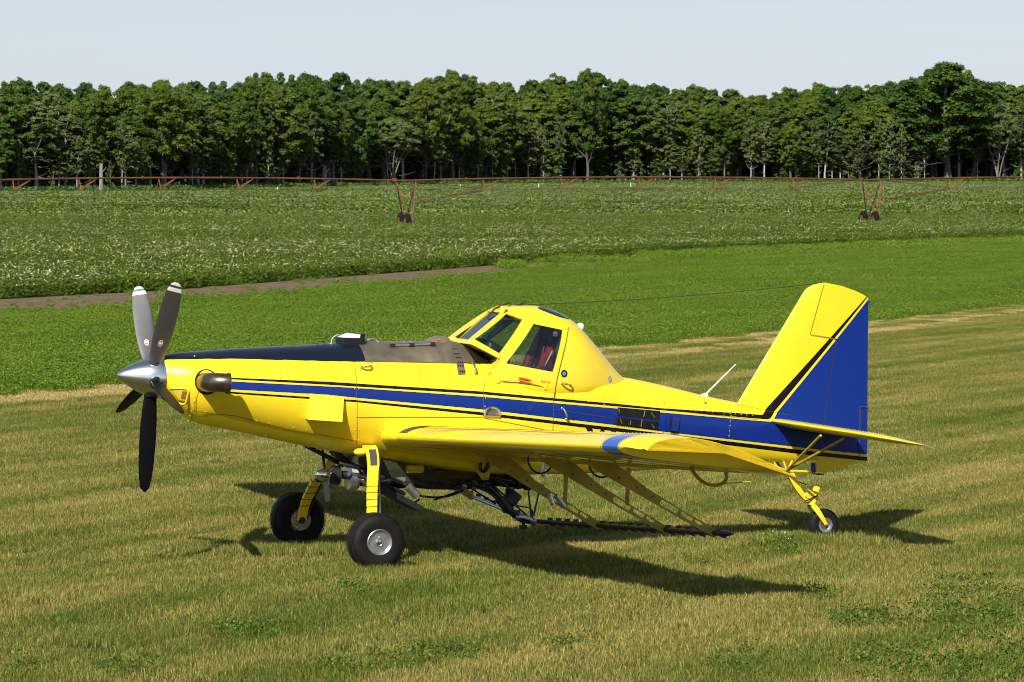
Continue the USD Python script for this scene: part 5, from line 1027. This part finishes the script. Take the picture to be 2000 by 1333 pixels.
def make_tree(name, kind, seed, H, Rr, base, leaf, per, bk, lean=0.0, forks=1, density=1.0):
    """a tree of one kind under the class prim: trunk with limbs, crown of leaf clumps"""
    q = np.random.default_rng(seed); path = f'{kinds}/{name}'; UsdGeom.Xform.Define(stage, path)
    pf = crown_pts(q, kind, H, Rr, base); m = MB(); r0 = H * (0.014 if kind in ('aspen', 'sapling') else 0.020 if kind != 'oak' else 0.024)
    starts = []
    for k in range(forks):
        an = q.uniform(0, 6.28) if forks == 1 else k * 2 * math.pi / forks + q.uniform(-0.3, 0.3); sp = (0.05 if forks == 1 else 0.34) * H
        zs = np.array([0, 0.25, 0.5, 0.75, 0.93]) * H; wob = q.normal(0, 0.016 * H, (5, 2)); wob[0] = 0
        pts = np.c_[np.cos(an) * sp * (zs / H) ** 1.2 + wob[:, 0] + lean * zs, np.sin(an) * sp * (zs / H) ** 1.2 + wob[:, 1], zs]
        pts = arc(pts, 4); m.tube(pts, r0 * (0.75 if forks > 1 else 1) * (1 - np.linspace(0, 0.93, len(pts))) * np.r_[1.45, 1.12, np.ones(len(pts) - 2)], 9); starts.append(pts)
    for c in pf[q.permutation(len(pf))[: (16 if kind != 'sapling' else 8)]]:
        pts = starts[q.integers(len(starts))]; j = np.argmin(np.abs(pts[:, 2] - max(c[2] - Rr * q.uniform(0.4, 0.9), base * 0.75))); a_ = pts[j]
        md = (a_ + c[:3]) / 2 + [0, 0, -0.04 * H * q.random()]; m.tube(arc([a_, md, c[:3]], 3), r0 * np.linspace(0.36, 0.06, 7), 5)
    if kind in ('bare', 'aspen', 'oak'):
        for _ in range(26 if kind == 'bare' else 7):
            pts = starts[q.integers(len(starts))]; a_ = pts[int(q.uniform(0.18, 0.8 if kind == 'bare' else 0.45) * len(pts))]; an = q.uniform(0, 6.28); ln = Rr * q.uniform(0.4, 0.9)
            e_ = a_ + np.array([math.cos(an) * ln, math.sin(an) * ln, ln * q.uniform(-0.25, 0.6)]); m.tube(arc([a_, (a_ + e_) / 2 + q.normal(0, 0.05 * ln, 3), e_], 3), np.linspace(r0 * 0.22, r0 * 0.04, 7), 4)
    obj('trunk', m, bk, path, 40)
    P, N, Tn = [], [], []
    for x, y, z, rad in pf:
        k = int(per * density * (rad / (Rr * 0.105)) ** 1.6); u = q.normal(0, 1, (k, 3)); u /= np.linalg.norm(u, axis=1, keepdims=True); u[:, 2] = np.where(u[:, 2] < -0.4, -u[:, 2] * 0.6, u[:, 2])
        rr = rad * (0.30 + 0.95 * q.random(k) ** 0.7); P.append(np.array([x, y, z]) + u * rr[:, None] * [1.12, 1.12, 0.85]); N.append(u * 0.9 + [0, 0, 0.4] + q.normal(0, 0.38, (k, 3))); pr = q.random(); Tn.append(np.c_[np.clip(pr * 0.6 + q.random(k) * 0.4, 0, 1), q.uniform(0.8, 1.2, k), np.zeros(k)])
    P, N, Tn = np.vstack(P), np.vstack(N), np.vstack(Tn); N /= np.linalg.norm(N, axis=1, keepdims=True); k = len(P)
    a_ = np.cross(N, q.normal(0, 1, (k, 3))); a_ /= np.linalg.norm(a_, axis=1, keepdims=True); b_ = np.cross(N, a_); s_ = leaf * q.uniform(0.6, 1.3, k)[:, None]
    v = np.stack([P - a_ * s_ * 0.62, P - b_ * s_ * 0.42 - N * s_ * 0.1, P + a_ * s_ * 0.62, P + b_ * s_ * 0.42 - N * s_ * 0.1], 1).reshape(-1, 3); i = np.arange(k)[:, None] * 4
    obj('crown', (v, np.vstack([i + [0, 1, 2], i + [0, 2, 3]])), LV[kind], path, tint=np.repeat(Tn, 4, 0))
# unit kinds are 20 m tall (saplings 5 m); a tree takes its own height and spread by scale
for k in range(4): make_tree(f'oak_{k}', 'oak', 900 + k, 20, 6.4, 5.6 - 0.5 * k, 0.34, 92, bark)
for k in range(4): make_tree(f'maple_{k}', 'maple', 920 + k, 20, 5.4, 4.8 + 0.9 * (k % 2), 0.33, 88, bark)
for k in range(3): make_tree(f'aspen_{k}', 'aspen', 940 + k, 20, 3.8, 6.0, 0.30, 74, bark_pale, lean=0.03 * (k - 1))
for k in range(3): make_tree(f'spire_{k}', 'spire', 960 + k, 20, 3.3, 4.0, 0.32, 76, bark)
for k in range(3): make_tree(f'sapling_{k}', 'sapling', 980 + k, 5, 1.9, 0.7, 0.20, 34, bark_pale, forks=1 + k % 2)
for k in range(2): make_tree(f'bare_{k}', 'bare', 990 + k, 20, 4.4, 3.0, 0.30, 34, bark_dead)
make_tree('fan_0', 'aspen', 995, 20, 7.2, 9.5, 0.32, 90, bark_dead, forks=6)
for k in range(3): make_tree(f'understory_{k}', 'maple', 1000 + k, 20, 7.5, 0.3, 0.50, 70, bark)
def tree(kind, px, top, width, label, cat='tree', group=None, back=0.0, name=None, rz=None):
    """a tree whose foot stands on the wood's edge line (plus BACK metres behind it), below pixel px; TOP is its highest pixel, WIDTH the crown's width in pixels"""
    by = np.interp(px, [-300, 0, 250, 700, 1000, 2000, 2400], [384, 380.0, 378, 368, 362, 359, 359]); g = ground(px, by); dep = g[1] - CAM[1]; k = (dep + back) / dep
    g = np.array([CAM[0] + (g[0] - CAM[0]) * k, CAM[1] + dep * k, 0.0]); H = CAM[2] + (320.5 - top) * (dep * k) / FPX; Wd = width * (dep * k) / FPX
    H0, W0_ = {'oak': (19.6, 13.2), 'maple': (19.6, 11.2), 'aspen': (19.7, 7.8), 'spire': (20, 6.6), 'sapling': (5.0, 4.2), 'bare': (19.6, 9), 'fan': (19.7, 15.5), 'understory': (19.6, 16)}[kind.split('_')[0]]
    nm = name or {'oak': 'oak_tree', 'maple': 'maple_tree', 'aspen': 'aspen_tree', 'spire': 'poplar_tree', 'sapling': 'sapling', 'bare': 'bare_tree', 'fan': 'spreading_tree', 'understory': 'forest_tree'}[kind.split('_')[0]]
    x = thing(nm, label, cat, g, rz if rz is not None else (px * 37.7) % 360, (Wd / W0_, Wd / W0_, H / H0), group)
    x.GetReferences().AddInternalReference(f'{kinds}/{kind}'); x.SetInstanceable(True); return x
SKY = np.array([(-300, 160), (0, 158), (31, 154), (94, 160), (130, 166), (206, 168), (231, 175), (262, 163), (315, 161), (343, 170), (381, 160), (427, 149), (455, 166), (476, 144), (500, 138), (550, 138), (595, 141), (623, 146), (665, 146), (700, 152), (725, 150), (741, 160), (769, 156), (818, 156), (846, 157), (884, 142), (909, 157), (930, 151), (961, 165), (982, 157), (1007, 163), (1031, 166),
                (1077, 150), (1101, 157), (1122, 153), (1154, 141), (1175, 143), (1192, 158), (1217, 151), (1252, 168), (1266, 163), (1287, 178), (1315, 164), (1345, 172), (1415, 174), (1450, 183), (1485, 189), (1527, 174), (1565, 172), (1615, 163), (1632, 172), (1670, 172), (1713, 167), (1755, 156), (1790, 152), (1820, 138), (1853, 128), (1878, 132), (1902, 150), (1923, 163), (1947, 161), (1972, 166), (2000, 158), (2300, 160)])
sky_y = lambda x: float(np.interp(x, SKY[:, 0], SKY[:, 1]))
FRONT = [
    ('maple_0', -20, 225, 110, 'dark rounded tree cut by the left edge of the photo'),
    ('aspen_0', 72, 205, 105, 'pale grey green aspen with a straight white trunk, leftmost white trunk of the wood'),
    ('aspen_1', 128, 228, 95, 'pale feathery aspen with a forked white trunk left of the tall broken snag'),
    ('oak_1', 186, 180, 100, 'yellowish green oak right behind the tall broken snag'),
    ('aspen_2', 245, 245, 60, 'slim leaning light barked tree between the tall snag and the thick trunked oak'),
    ('oak_0', 316, 163, 130, 'broad oak on a thick pale grey trunk in the left third of the wood'),
    ('aspen_0', 385, 205, 85, 'aspen with thin white trunk right of the thick trunked oak'),
    ('sapling_0', 448, 295, 46, 'small crooked light green tree, first bright understory tree from the left'),
    ('oak_2', 470, 195, 95, 'oak with layered yellowish clumps behind the small crooked tree'),
    ('oak_3', 545, 175, 110, 'broad dense oak in the front row beneath the pointed tree tops'),
    ('aspen_1', 607, 215, 62, 'tall slender tree with thin white trunk left of the stubby snag'),
    ('oak_1', 640, 190, 105, 'oak with yellowish crown standing over the stubby pale snag'),
    ('maple_1', 700, 195, 85, 'rounded tree with bluish leaves left of the fan shaped tree'),
    ('fan_0', 765, 236, 125, 'pale tree whose many bare branches spread like a fan above the left irrigation tower'),
    ('oak_2', 830, 160, 95, 'dark tall oak just right of the fan shaped tree'),
    ('oak_0', 884, 143, 100, 'tallest round topped oak of the middle of the wood'),
    ('maple_2', 905, 240, 75, 'lower tree with a thick trunk leaning to the right'),
    ('oak_3', 975, 185, 110, 'wide oak with forked dark trunk in the middle of the wood'),
    ('aspen_2', 1030, 250, 60, 'light tree with crooked pale trunk left of the highest straight trunk'),
    ('sapling_1', 1075, 275, 66, 'light green low tree over twisted grey stems left of the highest straight trunk'),
    ('oak_1', 1146, 141, 82, 'very tall oak with a ragged top and a straight thick trunk'),
    ('sapling_2', 1210, 316, 34, 'small round bright green tree on thin forked stems'),
    ('maple_3', 1235, 185, 110, 'rounded maple right of the ragged topped oak'),
    ('aspen_0', 1297, 215, 78, 'pale narrow tree with a light forked trunk, right of the small round tree'),
    ('sapling_0', 1338, 310, 40, 'low bright green tree with bare arching stems beneath the pale narrow tree'),
    ('oak_2', 1398, 205, 95, 'bushy green oak left of the pair of white trunked aspens'),
    ('aspen_1', 1466, 233, 40, 'tall white trunked aspen with a small pale tuft of leaves on top'),
    ('aspen_2', 1494, 236, 58, 'aspen with crooked white trunk and drooping pale crown'),
    ('oak_0', 1545, 240, 72, 'rounded tree with clustered yellow green leaves right of the crooked aspen'),
    ('aspen_0', 1612, 226, 66, 'light green narrow tree between the aspens and the grey bare trees'),
    ('bare_0', 1675, 255, 80, 'grey half dead tree, leftmost of the withered group'),
    ('bare_1', 1738, 250, 92, 'grey brown withered tree in the middle of the withered group'),
    ('bare_0', 1795, 258, 80, 'grey withered tree at the foot of the giant oak'),
    ('sapling_1', 1660, 300, 46, 'yellow green young tree in front of the withered trees'),
    ('sapling_2', 1735, 318, 36, 'low bright bush with pale stems beneath the withered trees'),
    ('sapling_0', 1765, 312, 34, 'upright light green sapling left of the giant oak trunk'),
    ('oak_3', 1852, 128, 215, 'giant oak towering over the wood at right on a massive trunk'),
    ('fan_0', 1950, 222, 95, 'tree with bare forked pale trunk right of the giant oak'),
    ('aspen_1', 1996, 225, 70, 'light green tree cut by the right edge of the photo'),
    ('oak_2', 2075, 200, 120, None), ('maple_1', -120, 200, 120, None)]
for i, (kd, px, top, wd, lab) in enumerate(FRONT):
    if lab is None: tree(kd, px, top, wd, 'dark green tree beyond the side of the photograph', group='trees beyond the frame', back=3)
    else: tree(kd, px, top, wd, lab, back=(-2 if kd == 'fan_0' else 0 if wd < 75 else 3.5) + (i * 7 % 5) * 0.5)
# the trees that one knows again by their trunks stay free of others in front of them
KEEP = [(197, 16), (316, 30), (633, 18), (765, 52), (1146, 26), (1210, 20), (1480, 34), (1852, 42), (1950, 34), (72, 16)]
clear = lambda px: all(abs(px - c_) > w_ for c_, w_ in KEEP)
# second and third row, and the dense mass behind: nothing in the photograph tells these apart
q = np.random.default_rng(77)
for x in np.arange(-90, 2110, 25):
    px = x + q.uniform(-14, 14); kd = ['oak', 'maple', 'oak', 'maple', 'aspen', 'aspen', 'spire'][q.integers(7)]
    tree(f'{kd}_{q.integers(3)}', px, sky_y(px) + q.uniform(14, 62), q.uniform(95, 150) * (0.7 if kd in ('aspen', 'spire') else 1), 'green tree standing among others in the second rows of the wood', group='trees of the second rows', back=q.uniform(9, 18))
for x in np.r_[np.arange(-90, 460, 25), np.arange(460, 720, 22), np.arange(720, 2110, 25)]:
    px = x + q.uniform(-8, 8); kd = 'spire' if 400 < px < 720 and q.random() < 0.7 else ['oak', 'maple', 'maple'][q.integers(3)]
    tree(f'{kd}_{q.integers(3)}', px, sky_y(px) + (q.uniform(-6, 4) if kd == 'spire' else q.uniform(-3, 12)), q.uniform(85, 125) * (0.62 if kd == 'spire' else 1), 'pointed dark tree top of the back rows' if kd == 'spire' else 'tree of the back rows with only its crown in sight', group='pointed trees of the back rows' if kd == 'spire' else 'trees of the back rows', back=q.uniform(24, 44), name=None)
for x in np.arange(-100, 2120, 29):
    px = x + q.uniform(-10, 10); tree(f'understory_{q.integers(3)}', px, sky_y(px) + q.uniform(20, 45), q.uniform(120, 165), 'dark bushy tree closing the wood at its back', group='trees at the back of the wood', back=q.uniform(46, 74))
for x in np.arange(-60, 2080, 29):
    px = x + q.uniform(-10, 10)
    if not clear(px): continue
    tree(f'aspen_{q.integers(3)}', px, sky_y(px) + q.uniform(60, 125), q.uniform(26, 46), 'slender pale stemmed tree squeezed between the front trees', group='slender trees along the front of the wood', back=q.uniform(-0.5, 5), name='slender_tree')
for x in np.arange(-60, 2080, 40):
    px = x + q.uniform(-14, 14)
    if not clear(px): continue
    tree(f'sapling_{q.integers(3)}', px, q.uniform(312, 343), q.uniform(20, 34), 'low green bush at the foot of the wood', 'bush', 'bushes at the foot of the wood', back=q.uniform(-1.0, 7.0), name='bush')
for x in np.arange(-70, 2090, 50):
    px = x + q.uniform(-12, 12)
    if not clear(px): continue
    tree(f'understory_{q.integers(3)}', px, q.uniform(255, 318), q.uniform(34, 66), 'leafy young tree in the shade between the trunks', group='young trees in the shade of the wood', back=q.uniform(1, 12), name='young_tree')
# broken snags
for px, by, ty, wpx, lab in ((197, 381, 321, 7.5, 'tall broken grey snag without bark in front of the wood at left'), (633, 371, 325, 8, 'stubby pale broken trunk in front of the oaks')):
    g = ground(px, by - 0.6); dep = g[1] - CAM[1]; H = CAM[2] + (320.5 - ty) * dep / FPX; rr = wpx * dep / FPX / 2
    t = thing('broken_snag', lab, 'tree snag', g)
    m = MB(); rings = []; a = np.arange(14) * 2 * np.pi / 14
    for s_ in np.linspace(0, 1, 9): rad = rr * (1.25 - 0.45 * s_) * (1 + 0.12 * np.sin(3 * a + 4 * s_)); top_j = (0.5 * rr * np.sin(5 * a) + 0.6 * rr * np.cos(2 * a)) * (s_ > 0.99); rings.append(np.c_[rad * np.cos(a) + 0.3 * rr * s_, rad * np.sin(a), H * s_ + top_j])
    obj('trunk', m.loft(rings), bark_dead, t, 50); obj('broken_limb', MB().tube(arc([(0, 0, H * 0.7), (rr * 2.0, 0, H * 0.82), (rr * 2.8, 0.2, H * 0.9)], 4), np.linspace(rr * 0.35, rr * 0.12, 9), 7), bark_dead, t, 40)
